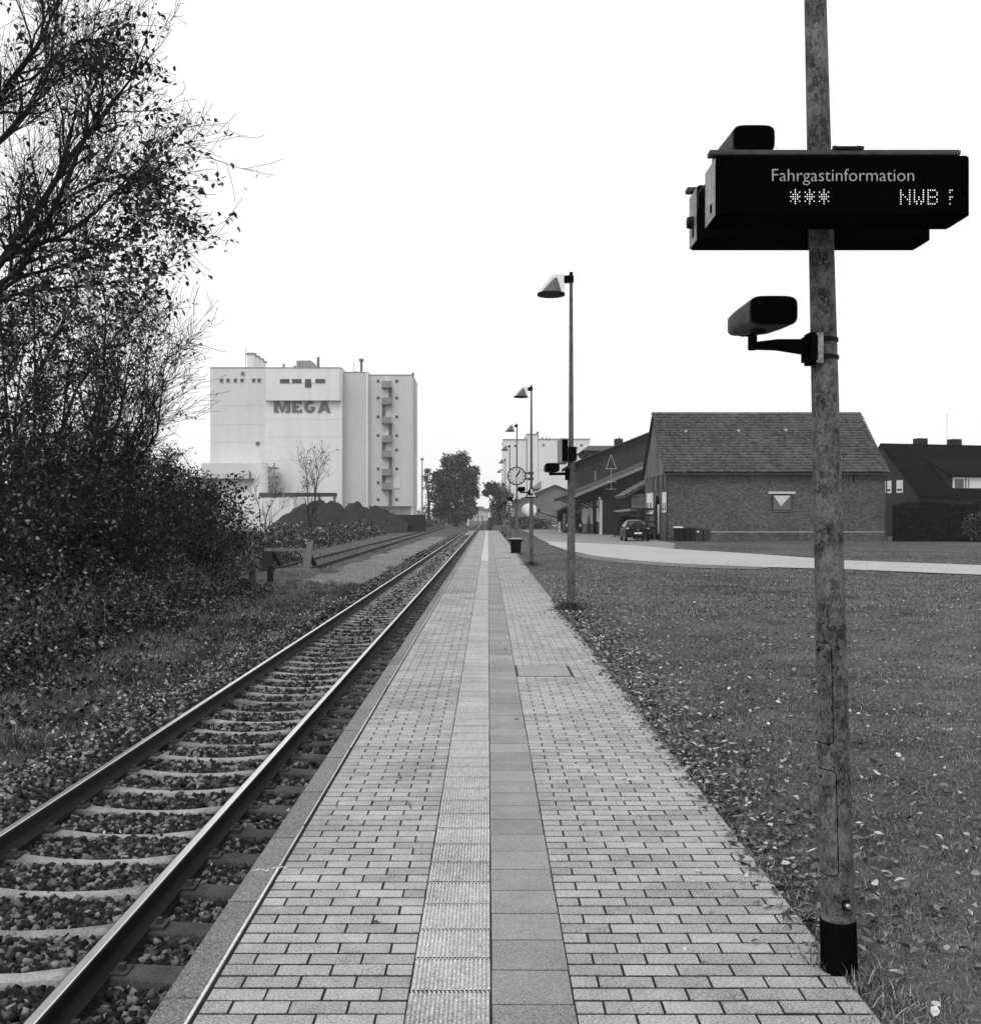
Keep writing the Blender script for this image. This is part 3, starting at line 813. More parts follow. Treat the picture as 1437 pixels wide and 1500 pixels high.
# ---- branching
def perp(d):
    a = Vector((random.gauss(0, 1), random.gauss(0, 1), random.gauss(0, 1)))
    return (a - d*a.dot(d)).normalized()
class Tree:
    def __init__(s): s.big = []; s.small = []; s.tips = []
    def limb(s, pts, r0, r1, spawn, depth, par):
        """a limb through given points, with side branches"""
        n = len(pts)-1
        for k in range(n):
            a, b = Vector(pts[k]), Vector(pts[k+1])
            ra, rb = r0+(r1-r0)*k/n, r0+(r1-r0)*(k+1)/n
            s.big.append((a, b, ra, rb))
            for _ in range(spawn):
                t = random.random(); p = a.lerp(b, t); d = (b-a).normalized()
                if k == 0 and t < .3: continue
                dd = (d*par['fwd'] + perp(d)*random.uniform(.5, 1) + Vector((0, 0, par['up']))).normalized()
                s.grow(p, dd, par['len']*random.uniform(.6, 1.2), min(ra*.5, par['r']), depth, par)
        s.grow(Vector(pts[-1]), (Vector(pts[-1])-Vector(pts[-2])).normalized(), par['len']*.8, r1, depth, par)
    def grow(s, p, d, L, r, depth, par):
        n = 4 if depth > 1 else 3
        st = L/n
        for k in range(n):
            d = (d + perp(d)*random.uniform(0, par['wig']) + Vector((0, 0, par['trop']*random.random()))).normalized()
            q = p + d*st
            ra, rb = r*(1-.75*k/n), r*(1-.75*(k+1)/n)
            (s.big if r > .02 else s.small).append((p, q, max(ra, par['min']), max(rb, par['min'])))
            if depth > 0:
                for _ in range(par['kids'] if k else par['kids']-1):
                    if random.random() < par['pk']:
                        dd = (d*par['fwd'] + perp(d)*random.uniform(.4, 1)).normalized()
                        s.grow(p.lerp(q, random.random()), dd, L*random.uniform(.4, .68), rb*.62, depth-1, par)
            if depth <= 1: s.tips.append((q, d, depth))
            p = q
    def build(s, root, m_leaf, leaf_n, leaf_size, where=None, n_big=5, fine=False):
        tubes_mesh('trunk', M['bark'], root, s.big, n_big)
        if s.small: tubes_mesh('twigs', M['twig'], root, s.small, 3, kind='stuff')
        T = [t for t in s.tips if where is None or random.random() < where(t[0])]
        if leaf_n and T:
            P = []
            for _ in range(leaf_n):
                q, d, _k = random.choice(T)
                P.append(q + Vector((random.gauss(0, .08), random.gauss(0, .08), random.gauss(-.03, .07))))
            leaves_mesh('crown', m_leaf, root, [tuple(p) for p in P], leaf_size, kind='stuff', fine=fine)
def near_px(px): return px if px < 60 else 60+(px-60)*.74
def P3(px, py, D): return Vector((wx(px, D), D, wz(py, D)))

random.seed(5)
# the big tree whose limbs lean in from the left edge
t = Tree(); base = (-11.3, 19, -.68)
root = thing('broadleaf_tree', base, 'tall tree at the far left with dark limbs reaching over the verge', 'tree')
par = dict(fwd=1.0, up=.22, len=1.4, r=.03, wig=.42, trop=.08, kids=2, pk=.74, min=.0042)
b0 = Vector(base)
t.big += [(b0, Vector((-11.0, 19, 2.0)), .24, .20), (Vector((-11.0, 19, 2.0)), Vector((-10.6, 19, 5.0)), .20, .15), (Vector((-10.6, 19, 5.0)), Vector((-10.5, 19, 9.0)), .15, .10), (Vector((-10.5, 19, 9.0)), Vector((-10.2, 18.6, 13)), .10, .04)]
for pts, r in (
    ([(-40, 440, 19), (40, 330, 19), (110, 240, 18.6), (170, 180, 18.2), (235, 118, 18)], .075),
    ([(-60, 460, 19), (30, 395, 18.4), (90, 300, 18), (150, 195, 17.6), (160, 80, 17.4)], .06),
    ([(-60, 420, 19), (20, 372, 18.6), (100, 345, 18.2), (170, 310, 18), (230, 262, 17.8)], .05),
    ([(-60, 470, 19), (30, 405, 18.8), (90, 392, 18.4), (160, 375, 18.2), (225, 345, 18)], .045),
    ([(-60, 230, 19), (10, 130, 18.6), (60, 60, 18.4), (110, -30, 18.2)], .06),
    ([(-60, 260, 19), (20, 190, 19.4), (70, 130, 19.8), (130, 70, 20)], .045),
    ([(-60, 330, 19), (0, 205, 18.6), (40, 160, 18.4), (80, 85, 18.4), (95, 0, 18.4)], .045),
    ([(-60, 480, 19), (20, 430, 18), (110, 420, 17.6), (190, 415, 17.4)], .035), ([(-60, 440, 19), (40, 350, 18), (110, 290, 17.6), (180, 262, 17.4), (240, 275, 17.2)], .04)):
    t.limb([P3(near_px(p[0]), p[1], p[2]) for p in pts], r, r*.25, 6, 2, par)
def where1(p):
    px, py = 715+p.x*1590/p.y, 757-(p.z-EYE)*1590/p.y
    v = math.exp(-((px-235)/85)**2-((py-320)/95)**2)+.8*math.exp(-((px-185)/70)**2-((py-95)/55)**2)+.25+.5*math.exp(-((py-420)/60)**2)
    return min(1, v)**1.5
t.build(root, M['leaf'], 5200, .11, where1, 7, True)
# leafy middle tree, its trunk standing in the hedge
def bush_tree(name, base, label, cat, stems, par, leaf_n, leaf_size, m_leaf, depth=2, spawn=7, where=None, group=None):
    t = Tree(); root = thing(name, base, label, cat, group)
    for pts, r in stems: t.limb([Vector(p) for p in pts], r, r*.25, spawn, depth, par)
    t.build(root, m_leaf, leaf_n, leaf_size, where, 5)
    return root
def fan(base, D, tips, mid=.45, r=.06, bend=.3):
    out = []
    b = Vector(base)
    for px, py in tips:
        e = P3(px, py, D+random.uniform(-1.2, 1.2))
        m1 = b.lerp(e, mid*.5)+Vector((random.gauss(0, bend), random.gauss(0, bend), .25))
        m2 = b.lerp(e, .72)+Vector((random.gauss(0, bend), random.gauss(0, bend), .2))
        out.append(([b, m1, m2, e], r*random.uniform(.8, 1.2)))
    return out
par2 = dict(fwd=.9, up=.2, len=1.25, r=.03, wig=.42, trop=.06, kids=2, pk=.75, min=.005)
b = (-10.6, 25, -.66)
bush_tree('broadleaf_tree', b, 'leafy tree rising out of the hedge at the far left, behind the tall one', 'tree',
          fan(b, 25, [(0, 460), (50, 450), (100, 450), (155, 445), (185, 470), (190, 525), (150, 580), (30, 540), (100, 540), (-30, 500)], r=.07), par2, 10000, .115, M['leaf'])
par3 = dict(fwd=1.1, up=.3, len=1.5, r=.03, wig=.3, trop=.10, kids=2, pk=.8, min=.0055)
b = (-11.2, 29, -.66)
bush_tree('broadleaf_tree', b, 'nearly bare tree with fine upswept twigs just left of the white mill', 'tree',
          fan(b, 29, [(215, 515), (240, 545), (232, 580), (215, 610), (185, 505), (140, 505), (200, 640), (160, 570)], r=.055), par3, 900, .10, M['leaf'], spawn=7)
# shrubs of the hedge bank
sp = dict(fwd=.8, up=.5, len=.95, r=.018, wig=.35, trop=.1, kids=2, pk=.7, min=.005)
def shrub(label, base, D, tips, leaf_n, size, m_leaf, hollow=1.0):
    return bush_tree('shrub', base, label, 'shrub', fan(base, D, tips, r=.03, bend=.2), sp, leaf_n, size, m_leaf, depth=2, spawn=5, group='shrubs of the hedge bank')
shrub('dense leafy shrub at the right end of the hedge, in front of the white mill', (-9.1, 35.5, -.66), 35.5,
      [(225, 702), (248, 694), (268, 704), (288, 727), (302, 752), (308, 777), (288, 760), (272, 740), (250, 745), (232, 720), (225, 755), (285, 785)], 8500, .115, M['leaf_dark'])
shrub('twiggy dark shrub under the bare tree in the hedge', (-10.2, 31, -.66), 31, [(150, 680), (175, 665), (200, 680), (222, 700), (145, 715), (190, 715), (220, 740), (170, 760), (215, 775)], 5200, .11, M['leaf_dark'])
shrub('dark shrub below the leafy tree in the hedge', (-10.6, 27, -.66), 27, [(60, 600), (110, 590), (150, 610), (30, 650), (90, 660), (150, 670), (180, 720), (120, 740), (60, 720)], 6200, .105, M['leaf_dark'])
shrub('big-leaved shrub at the far left edge under the tall tree', (-9.9, 20, -.66), 20.5, [(-30, 520), (10, 540), (50, 590), (-10, 620), (40, 660), (80, 700), (10, 720), (60, 770), (-30, 700), (100, 740)], 5200, .10, M['leaf'])
shrub('low shrub in the middle of the hedge foot', (-8.8, 26, -.68), 26, [(110, 770), (150, 750), (190, 775), (230, 790), (140, 810), (200, 820), (90, 800)], 3600, .09, M['leaf_dark'])
shrub('low shrub beside the black marker posts at the hedge end', (-9.0, 33, -.68), 33, [(250, 780), (290, 785), (330, 790), (350, 800), (270, 815), (310, 820)], 2600, .09, M['leaf_dark'])
# dark wood behind the hedge so that no light comes through low down
def mass(name, label, cat, n, size, m, f):
    P = []
    while len(P) < n:
        q = f()
        if q is not None: P.append(q)
    return stuff(leaves_mesh(name, m, None, P, size), label, cat)
def wood():
    y = random.uniform(16, 60); px_hi = -9.4-.06*y+random.gauss(0, .5)
    x = px_hi-abs(random.gauss(0, 2.2))
    top = 3.5+.8*math.sin(y*.6)+.5*math.sin(x*1.3+y)
    if y > 34: top *= .85
    z = -.6+(top+.6)*random.random()**.8
    return (x, y, z)
mass('thicket', 'dense dark thicket filling the bank behind the hedge shrubs', 'thicket', 17000, .21, M['hedge'], wood)
def bramble():
    y = 4.5+31*random.random(); x = -5.75-.05*y-abs(random.gauss(0, 1.35))
    h = min(2.3, .22+.72*max(0, -6.0-.05*y-x)+.12*math.sin(y*2.1)+.14*math.sin(x*3+y*1.3))
    return (x, y, -.68+max(.12, h)*(1-.45*random.random()**2))
mass('bramble', 'tangle of brambles and nettles at the foot of the hedge', 'brambles', 28000, .105, M['bramble'], bramble)
def bramble2():
    y = random.uniform(7, 34); x = -5.9-.02*y-abs(random.gauss(0, .55))
    if math.sin(y*1.7)+math.sin(y*.77+2) < .2: return None
    return (x, y, -.7+random.random()**1.5*.34)
mass('bramble', 'loose low weeds on the verge in front of the brambles', 'brambles', 4200, .075, M['bramble'], bramble2)
st = []
for _ in range(520):
    y = random.uniform(6, 36); x = -6.5-.03*y-abs(random.gauss(0, 1.1)); p = Vector((x, y, -.68)); d = Vector((random.gauss(0, .35), random.gauss(0, .3), 1)).normalized()
    for k in range(4):
        q = p+d*random.uniform(.16, .42); st.append((p, q, .005, .004)); p = q; d = (d+Vector((random.gauss(0, .25), random.gauss(0, .25), -.14))).normalized()
stuff(tubes_mesh('bramble_stems', M['boards'], None, st, 3), 'thin arching dead stems among the brambles', 'stems')
# weeds along the siding, in front of the heaps
def weeds():
    y = random.uniform(46, 150); x = -10.4-.02*y-abs(random.gauss(0, 4.5))
    h = 1.25+.5*math.sin(x*1.9+y*.7)+.3*math.sin(y*1.3)
    return (x, y, -.66+max(.25, h)*random.random())
mass('weeds', 'waist-high weeds between the siding and the heaps', 'weeds', 14000, .25, M['bramble'], weeds)
def weeds2():
    y = random.uniform(40, 58); x = -9.7-abs(random.gauss(0, 1.6))
    return (x, y, -.66+1.15*random.random()*(.6+.4*math.sin(y*1.9+x)))
mass('weeds', 'dark weeds round the buffer stop', 'weeds', 5200, .15, M['bramble'], weeds2)

# thin bare twin-stemmed tree in front of the mill
par4 = dict(fwd=1.2, up=.6, len=1.9, r=.03, wig=.18, trop=.12, kids=2, pk=.6, min=.011)
b = (wx(452, 95), 95, -.66)
bush_tree('young_tree', b, 'thin bare twin-stemmed tree standing in front of the heap and the mill', 'tree',
          [([Vector(b), P3(452, 745, 95), P3(450, 712, 95), P3(448, 680, 95)], .06), ([Vector(b)+Vector((.15, 0, 0)), P3(459, 748, 95), P3(464, 712, 95), P3(469, 682, 95)], .055)], par4, 240, .2, M['leaf'], depth=1, spawn=9)
b = (wx(383, 90), 90, -.66)
bush_tree('young_tree', b, 'small leafless sapling between the hedge end and the mill', 'tree',
          [([Vector(b), P3(380, 745, 90), P3(372, 712, 90)], .05), ([Vector(b), P3(392, 748, 90), P3(405, 728, 90)], .045), ([Vector(b), P3(398, 758, 90), P3(425, 735, 90)], .04)], dict(par4, len=1.2), 60, .18, M['leaf'], depth=1, spawn=5)
# far trees
def far_tree(label, D, px, base_py, lobes, leaf_n, size, stem_h):
    b = (wx(px, D), D, -.1)
    root = thing('broadleaf_tree', b, label, 'tree')
    mb = MB(); top = wz(lobes[0][1], D)
    mb.loft([[(b[0]+r*math.cos(a), D+r*math.sin(a), z) for a in [k*PI/4 for k in range(8)]] for r, z in ((.6, -.6), (.42, 2), (.3, top*.6), (.08, top*.95))])
    sg = []
    C = []
    for lx_, ly_, r in lobes:
        c = Vector((wx(lx_, D), D+random.uniform(-2.5, 2.5), wz(ly_, D))); R = r*D/1590
        C.append((c, R)); sg.append((Vector((b[0], D, max(1.5, c.z*.4))), c, .2, .06))
    mb.build('trunk', M['bark'], root)
    tubes_mesh('branches', M['bark'], root, sg, 5, kind='stuff')
    P = []
    while len(P) < leaf_n:
        c, R = random.choice(C)
        v = Vector((random.gauss(0, 1), random.gauss(0, 1), random.gauss(0, 1))).normalized()*R*random.random()**.45*(1+.13*random.gauss(0, 1))
        if math.sin(v.x*3/R+c.x)+math.sin(v.z*4/R+c.z)+math.sin(v.y*3/R) < -1.5: continue
        P.append(tuple(c+v))
    leaves_mesh('crown', M['leaf_far'], root, P, size, kind='stuff')
far_tree('big round tree at the end of the track, right of the white mill', 255, 668, 765,
         [(668, 690, 24), (650, 705, 19), (688, 702, 15), (660, 678, 14), (676, 674, 12), (645, 728, 18), (668, 728, 24), (690, 722, 13), (655, 748, 16), (680, 746, 16), (640, 700, 9), (694, 690, 7), (668, 755, 16), (643, 748, 12), (690, 745, 10), (660, 712, 20), (680, 700, 18)], 15000, .72, 3)
far_tree('smaller tree right of the track in front of the far silo', 225, 732, 765,
         [(732, 720, 14), (722, 715, 9), (742, 730, 13), (728, 742, 14), (716, 712, 6), (738, 752, 12), (712, 722, 4), (730, 758, 12)], 5000, .55, 2)
far_tree('thin pale tree behind the mill corner', 270, 628, 765, [(628, 712, 8), (624, 700, 6), (632, 728, 9), (626, 690, 5), (625, 745, 9)], 900, .5, 3)
far_tree('bare tree standing beside the far silo behind the sheds', 180, 862, 770, [(862, 690, 9), (856, 684, 6), (868, 700, 9), (848, 700, 7), (852, 712, 6)], 240, .4, 3)
# ---------------------------------------------------------------- platform furniture
# --- leaning sign pole
PB = Vector((1.310, 4.05, 0)); LEAN = Vector((-.0246, 0, 1)); LEAN_TOP = 5.9
def pole_c(z): return PB + LEAN*z
def pole_r(z): return .0625 - (.0625-.040)*min(1, z/3.6) if z < 3.6 else .040-.003*(z-3.6)
pole = thing('sign_pole', tuple(PB), 'mottled galvanised steel pole with black foot sleeve carrying the display, right foreground', 'pole')
n = 40
rings = []
for z in (.15, .6, 1.2, 1.8, 2.4, 3.0, 3.6, 5.0, 5.9):
    c = pole_c(z); r = pole_r(z)
    rings.append([(c.x+r*math.cos(2*PI*i/n), c.y+r*math.sin(2*PI*i/n), c.z) for i in range(n)])
MB().loft(rings).build('shaft', M['zinc'], pole, smooth=True)
rs = [[(PB.x+LEAN.x*z+r*math.cos(2*PI*i/n), PB.y+r*math.sin(2*PI*i/n), z) for i in range(n)] for z, r in ((-.05, .0665), (.012, .067), (.17, .0655), (.185, .0655), (.19, .0615))]
MB().loft(rs).build('foot_sleeve', M['matt_black'], pole, smooth=True)
def on_pole(phi, z, d=0):
    c = pole_c(z); r = pole_r(z)+d
    return (c.x+r*math.sin(phi), c.y-r*math.cos(phi), z)
for z0, z1, ph in ((.85, 1.225, -.30), (.365, .755, -.20)):
    pts = []
    a0, a1 = -2.3, ph; rr = .02
    def arc(cx, cz, t0, t1): return [(cx+.3*math.cos(t), cz+rr*math.sin(t)) for t in np.linspace(t0, t1, 6)]
    path = arc(a1-.3, z1-rr, PI/2, 0) + arc(a1-.3, z0+rr, 0, -PI/2) + [(a0+(a1-.3-a0)*k/8, z0) for k in range(8, -1, -1)] + [(a0, z1)] + [(a0+(a1-.3-a0)*k/8, z1) for k in range(0, 9)]
    hatch = MB()
    cols = 14
    vs, fs = [], []
    for i in range(cols+1):
        a = a0+.08+(a1-.04-a0-.08)*i/cols
        vs += [on_pole(a, z0+.006, .0007), on_pole(a, z1-.006, .0007)]
    fs = [(2*i, 2*i+2, 2*i+3, 2*i+1) for i in range(cols)]
    h = hatch.add(vs, fs).build('access_hatch', M['zinc'], pole, smooth=True)
    MB().pipe([on_pole(a, z, .0004) for a, z in path], .0016, 5).build('hatch_seam', M['matt_black'], h)
    MB().tube(on_pole(-1.3, z1-.03, -.002), on_pole(-1.3, z1-.03, .0025), .006, n=10).build('hatch_lock', M['matt_black'], h)
bz = .263
nut = MB(); a = .18
p0, p1 = Vector(on_pole(a, bz, -.004)), Vector(on_pole(a, bz, .016))
c = Vector(on_pole(a, bz, 0)); dr = (p1-p0).normalized()
nut.beam(p0+Vector((0, 0, -.002)), c+dr*.006+Vector((0, 0, -.002)), .028, .04)
bo = nut.build('earth_lug', M['black'], pole, bevel=.003)
MB().tube(c+dr*.004, c+dr*.020, .0105, n=6).tube(c+dr*.018, c+dr*.030, .006, n=12).build('bolt', M['steel'], bo)

# --- the two-sided passenger display on the pole
F0, F1, R0, R1 = 3.75, 3.93, 4.085, 4.24
def fx(px): return wx(px, F0)
XL, XR = fx(1047.7), fx(1421)
ZT, ZB = wz(226.5, F0), wz(316, F0)
disp = thing('passenger_display', (pole_c(2.83).x, 4.02, 2.73), 'black two-sided electronic passenger information display on the leaning pole', 'display')
def cabinet(y0, y1, flip):
    h = MB().box(XL+.003, XR-.003, y0, y1, ZB, ZT).build('cabinet', M['matt_black'], disp, bevel=.006)
    yf = y0-.002 if not flip else y1+.002
    MB().box(XL+.006, XR-.006, min(yf, (y0+y1)/2), max(yf, (y0+y1)/2), ZB+.006, ZT-.006).build('front_glass', M['screen'], h)
    sd = MB().box(XL, XL+.002, y0+.008, y1-.006, ZB+.004, ZT-.010).build('side_panel', M['panel_metal'], h)
    MB().box(XL-.0015, XL, y0+.055, y0+.085, ZB+.03, ZB+.06).build('label_plate', M['matt_black'], sd)
    MB().box(XR-.002, XR, y0+.008, y1-.006, ZB+.004, ZT-.010).build('side_panel', M['panel_metal'], h)
    return h
cabf = cabinet(F0, F1, False)
cabr = cabinet(R0, R1, True)
text_part('Fahrgastinformation', M['letter'], cabf, (fx(1130.5), F0-.0045, wz(265.5, F0)), fx(1338)-fx(1130.5), (265.5-247)*F0/1590, .002, fat=-.011)
# LED characters: dots of a 7-row matrix
pitch = 3.27*F0/1590
def led(rows, px, py):
    mb = MB(); s = pitch*.36
    for r, row in enumerate(rows):
        for c_, ch in enumerate(row):
            if ch == '#':
                x = fx(px)+c_*pitch; z = wz(py, F0)-r*pitch*1.02
                mb.box(x-s/2, x+s/2, F0-.0040, F0-.0015, z-s*.62, z+s*.62)
    mb.build('led_character', M['led'], cabf)
AST = ["...#...", "#..#..#", ".#.#.#.", "..###..", "..###..", ".#.#.#.", "#..#..#", "...#..."]
for k in range(3): led(["..#..", "#.#.#", ".###.", "#####", ".###.", "#.#.#", "..#.."], 1158+k*21, 278)
led(["#...#", "#...#", "##..#", "#.#.#", "#..##", "#...#", "#...#"], 1319, 278.5)
led(["#...#", "#...#", "#...#", "#.#.#", "#.#.#", "##.##", ".#.#."], 1339, 278.5)
led(["####.", "#...#", "#...#", "####.", "#...#", "#...#", "####."], 1359, 278.5)
led(["##", "#.", "..", "##", "#.", "..", "#."], 1391, 278.5)
for y0, yy in ((F0, F0+.006), (R1, R1-.06)):
    MB().box(fx(1040) if y0 == F0 else fx(1040), fx(1409), yy, yy+.045, ZT+.003, ZT+.021).build('top_rail', M['bar_metal'], disp, bevel=.003)
cl = MB()
cx = pole_c(ZT+.02).x
cl.box(cx-.040, cx+.062, F0+.0, F0+.115, ZT+.0215, ZT+.031).box(cx-.045, cx+.04, F0+.1, R0+.06, ZT-.06, ZT+.012)
for q in (-.030, .052): cl.tube((cx+q, F0+.03, ZT+.03), (cx+q, F0+.03, ZT+.040), .009, n=6)
cl.build('clamp', M['black'], disp)
MB().tube((fx(1100), F0+.08, ZT+.018), (fx(1100), F0+.08, ZT+.026), .006, n=8).tube((fx(1352), F0+.08, ZT+.018), (fx(1352), F0+.08, ZT+.025), .004, n=8).build('rail_bolts', M['bar_metal'], disp)
MB().tube((XL+.006, R0+.075, wz(322, R0)+.01), (XL-.022, R0+.075, wz(322, R0)+.01), .026, .021, n=18).build('side_knob', M['black'], cabr, smooth=True)
MB().pipe([(XL+.004, F1+.01, ZT-.045), (XL-.012, F1+.05, ZT-.06), (XL-.006, F1+.10, ZT-.075), (XL+.01, R0+.01, ZT-.09)], .003, 6).build('cable', M['bar_metal'], disp)

# --- loudspeakers
def speaker(name, base, label, w=.165, h=.102, length=.30, arm=True, group=None):
    """horn loudspeaker facing -y; base is the centre of its mouth"""
    s = thing(name, base, label, 'loudspeaker', group)
    bx, by, bz_ = base
    prof = ((.0, 1.0, 1.0, 0, 0), (.012, 1.03, 1.03, 0, 0), (.10, .98, 1.0, -.010, -.002), (.20, .90, .93, -.025, -.004), (.285, .72, .78, -.042, -.004), (.31, .5, .55, -.048, -.002))
    MB().loft([ring_sup((bx+dx, by+y*length/.31, bz_+dz), w*a, h*b, 32, 4.5) for y, a, b, dx, dz in prof]).build('housing', M['speaker_side'], s, smooth=True)
    MB().loft([ring_sup((bx, by-.004, bz_), w*1.02, h*1.02, 32, 4.5), ring_sup((bx, by+.006, bz_), w*1.02, h*1.02, 32, 4.5)]).build('mouth_rim', M['black'], s)
    g = MB().loft([ring_sup((bx, by-.0055, bz_), w*.96, h*.94, 32, 4.5), ring_sup((bx, by-.003, bz_), w*.96, h*.94, 32, 4.5)]).build('grille', M['screen'], s)
    MB().tube((bx-.03, by+.10, bz_-h*.62), (bx-.03, by+.10, bz_-h*.30), .03, .035, n=12).build('swivel', M['black'], s)
    return s
sp1 = speaker('loudspeaker', (1.007, 3.83, 2.418), 'black horn loudspeaker on a bracket below the big display')
ax, az = pole_c(2.31).x, 2.312
arm = MB()
arm.tube((.962, 3.95, 2.352), (.962, 3.95, 2.298), .017, n=14)
arm.loft([ring_sup((0, 0, 0), 1, 1, 12)]*2, cap=False); arm.v = arm.v[:-24]; arm.f = arm.f[:-12]
def arm_ring(x, y, z, hw, hh): return [(x, y-hw, z-hh), (x, y+hw, z-hh), (x, y+hw, z+hh), (x, y-hw, z+hh)]
arm.loft([arm_ring(.957, 3.95, 2.312, .012, .012), arm_ring(1.06, 3.985, 2.322, .015, .019), arm_ring(1.185, 4.02, 2.318, .018, .028)])
arm.build('arm', M['matt_black'], sp1)
MB().box(ax-.082, ax-.030, 3.985, 4.075, az-.058, az+.058).build('bracket', M['matt_black'], sp1, bevel=.012)
MB().box(ax-.046, ax-.022, 3.985, 3.995, az-.056, az+.056).build('bracket_plate', M['panel_metal'], sp1)
for dz in (.037, -.028):
    c_ = pole_c(az+dz); r = pole_r(az+dz)+.003
    b_ = MB()
    for k in range(18):
        a0, a1 = -1.0+2.9*k/18, -1.0+2.9*(k+1)/18
        b_.beam((c_.x+r*math.sin(a0), c_.y-r*math.cos(a0), c_.z), (c_.x+r*math.sin(a1), c_.y-r*math.cos(a1), c_.z), .004, .013)
    b_.box(c_.x-.02, c_.x+.012, c_.y-r-.012, c_.y-r, c_.z-.007, c_.z+.007)
    b_.build('strap', M['black'], sp1)
MB().pipe([(.91, 4.0, 2.375), (.93, 3.99, 2.355), (.955, 3.97, 2.352)], .003, 6).build('cable', M['black'], sp1)
sp2 = speaker('loudspeaker', (wx(1104, 3.97), 3.97, wz(203, 3.97)), 'black horn loudspeaker sitting on top of the big display', w=.150, h=.098)
MB().box(wx(1104, 3.97)-.02, wx(1104, 3.97)+.02, 4.0, 4.09, ZT-.03, wz(203, 3.97)-.04).build('bracket', M['black'], sp2)

# --- lamp posts
def lamp(base, label, dh=0):
    bx, by, _ = base
    L = thing('lamp_post', base, label, 'lamp post', 'lamp posts along the platform')
    MB().loft([[(bx+r*math.cos(2*PI*i/20), by+r*math.sin(2*PI*i/20), z) for i in range(20)] for z, r in ((-.1, .078), (1.0, .074), (2.6, .066), (2.9, .046), (6.1+dh, .030))]).build('shaft', M['zinc_lamp'], L, smooth=True)
    MB().lathe((bx, by, -.05), ((.10, 0), (.10, .10), (.085, .17)), 18).build('foot_collar', M['black'], L)
    hd = MB().box(bx-.125, bx+.045, by-.05, by+.05, 5.95+dh, 6.08+dh).build('lamp_bracket', M['matt_black'], L, bevel=.01)
    MB().lathe((bx, by, 6.075+dh), ((.036, 0), (.030, .07), (.0, .075)), 14).build('cap', M['matt_black'], hd)
    zc = 5.75+dh
    def circ(cx, r, z, n=28): return [(cx+r*math.cos(2*PI*i/n), by+r*math.sin(2*PI*i/n), z) for i in range(n)]
    sh = MB().loft([circ(bx-.365, .245, zc), circ(bx-.245, .125, zc+.33), circ(bx-.24, .115, zc+.335)]).build('shade', M['lamp_shell'], L, smooth=True)
    MB().loft([circ(bx-.365, .20, zc+.01), circ(bx-.28, .03, zc+.29)]).build('reflector', M['reflector'], sh, smooth=True)
    MB().loft([circ(bx-.365, .252, zc-.03), circ(bx-.365, .252, zc+.008), circ(bx-.365, .235, zc+.012)]).build('rim', M['black'], sh)
    return L
LAMPS = [(1.51, 19.75), (1.51, 37.9), (1.51, 57.0), (1.51, 76.0), (1.51, 95.0), (1.51, 114.0)]
names = ['nearest tapered lamp post with a cone lamp, loudspeaker and info box', 'second tapered lamp post with cone lamp, carrying the station clock', 'third tapered lamp post, its foot hidden behind the waste bin',
         'fourth tapered lamp post from the camera, far along the platform', 'fifth tapered lamp post from the camera, near the platform end', 'farthest tapered lamp post, just before the gate at the platform end']
for (x, y), nm, dh in zip(LAMPS, names, (0, .14, .45, .6, .65, .6)): lamp((x, y, 0), nm, dh)

def post_speaker(y, z, label, sc=1.55):
    s = speaker('loudspeaker', (1.16, y-.16, z+.10), label, w=.165*sc, h=.105*sc, length=.30*sc, group='loudspeakers on the lamp posts')
    MB().beam((1.11, y, z-.012), (1.43, y, z-.005), .04, .05).build('arm', M['matt_black'], s)
    MB().box(1.40, 1.475, y-.085, y+.05, z-.12, z+.08).build('bracket', M['matt_black'], s)
for (x, y), nm in zip(LAMPS, ['black loudspeaker on the arm of the nearest lamp post', 'black loudspeaker on the lamp post with the clock', 'black loudspeaker on the third lamp post above the bin', 'small black loudspeaker on the fourth lamp post', 'tiny black loudspeaker on the fifth lamp post', 'tiny black loudspeaker on the last lamp post']):
    post_speaker(y, 2.48 if y < 30 else 2.55, nm)

# info box on the first lamp post, seen nearly edge-on
ib = thing('info_box', (1.40, 19.75, 2.65), 'narrow grey display box on the nearest lamp post, seen nearly edge-on', 'display')
MB().box(1.285, 1.435, 19.45, 20.15, 2.66, 3.10).build('cabinet', M['grey_metal'], ib, bevel=.01)
MB().box(1.325, 1.43, 19.435, 19.449, 2.68, 3.08).build('front_glass', M['screen'], ib)
MB().box(1.435, 1.60, 19.62, 19.72, 2.70, 2.96).build('clamp_box', M['matt_black'], ib, bevel=.008)

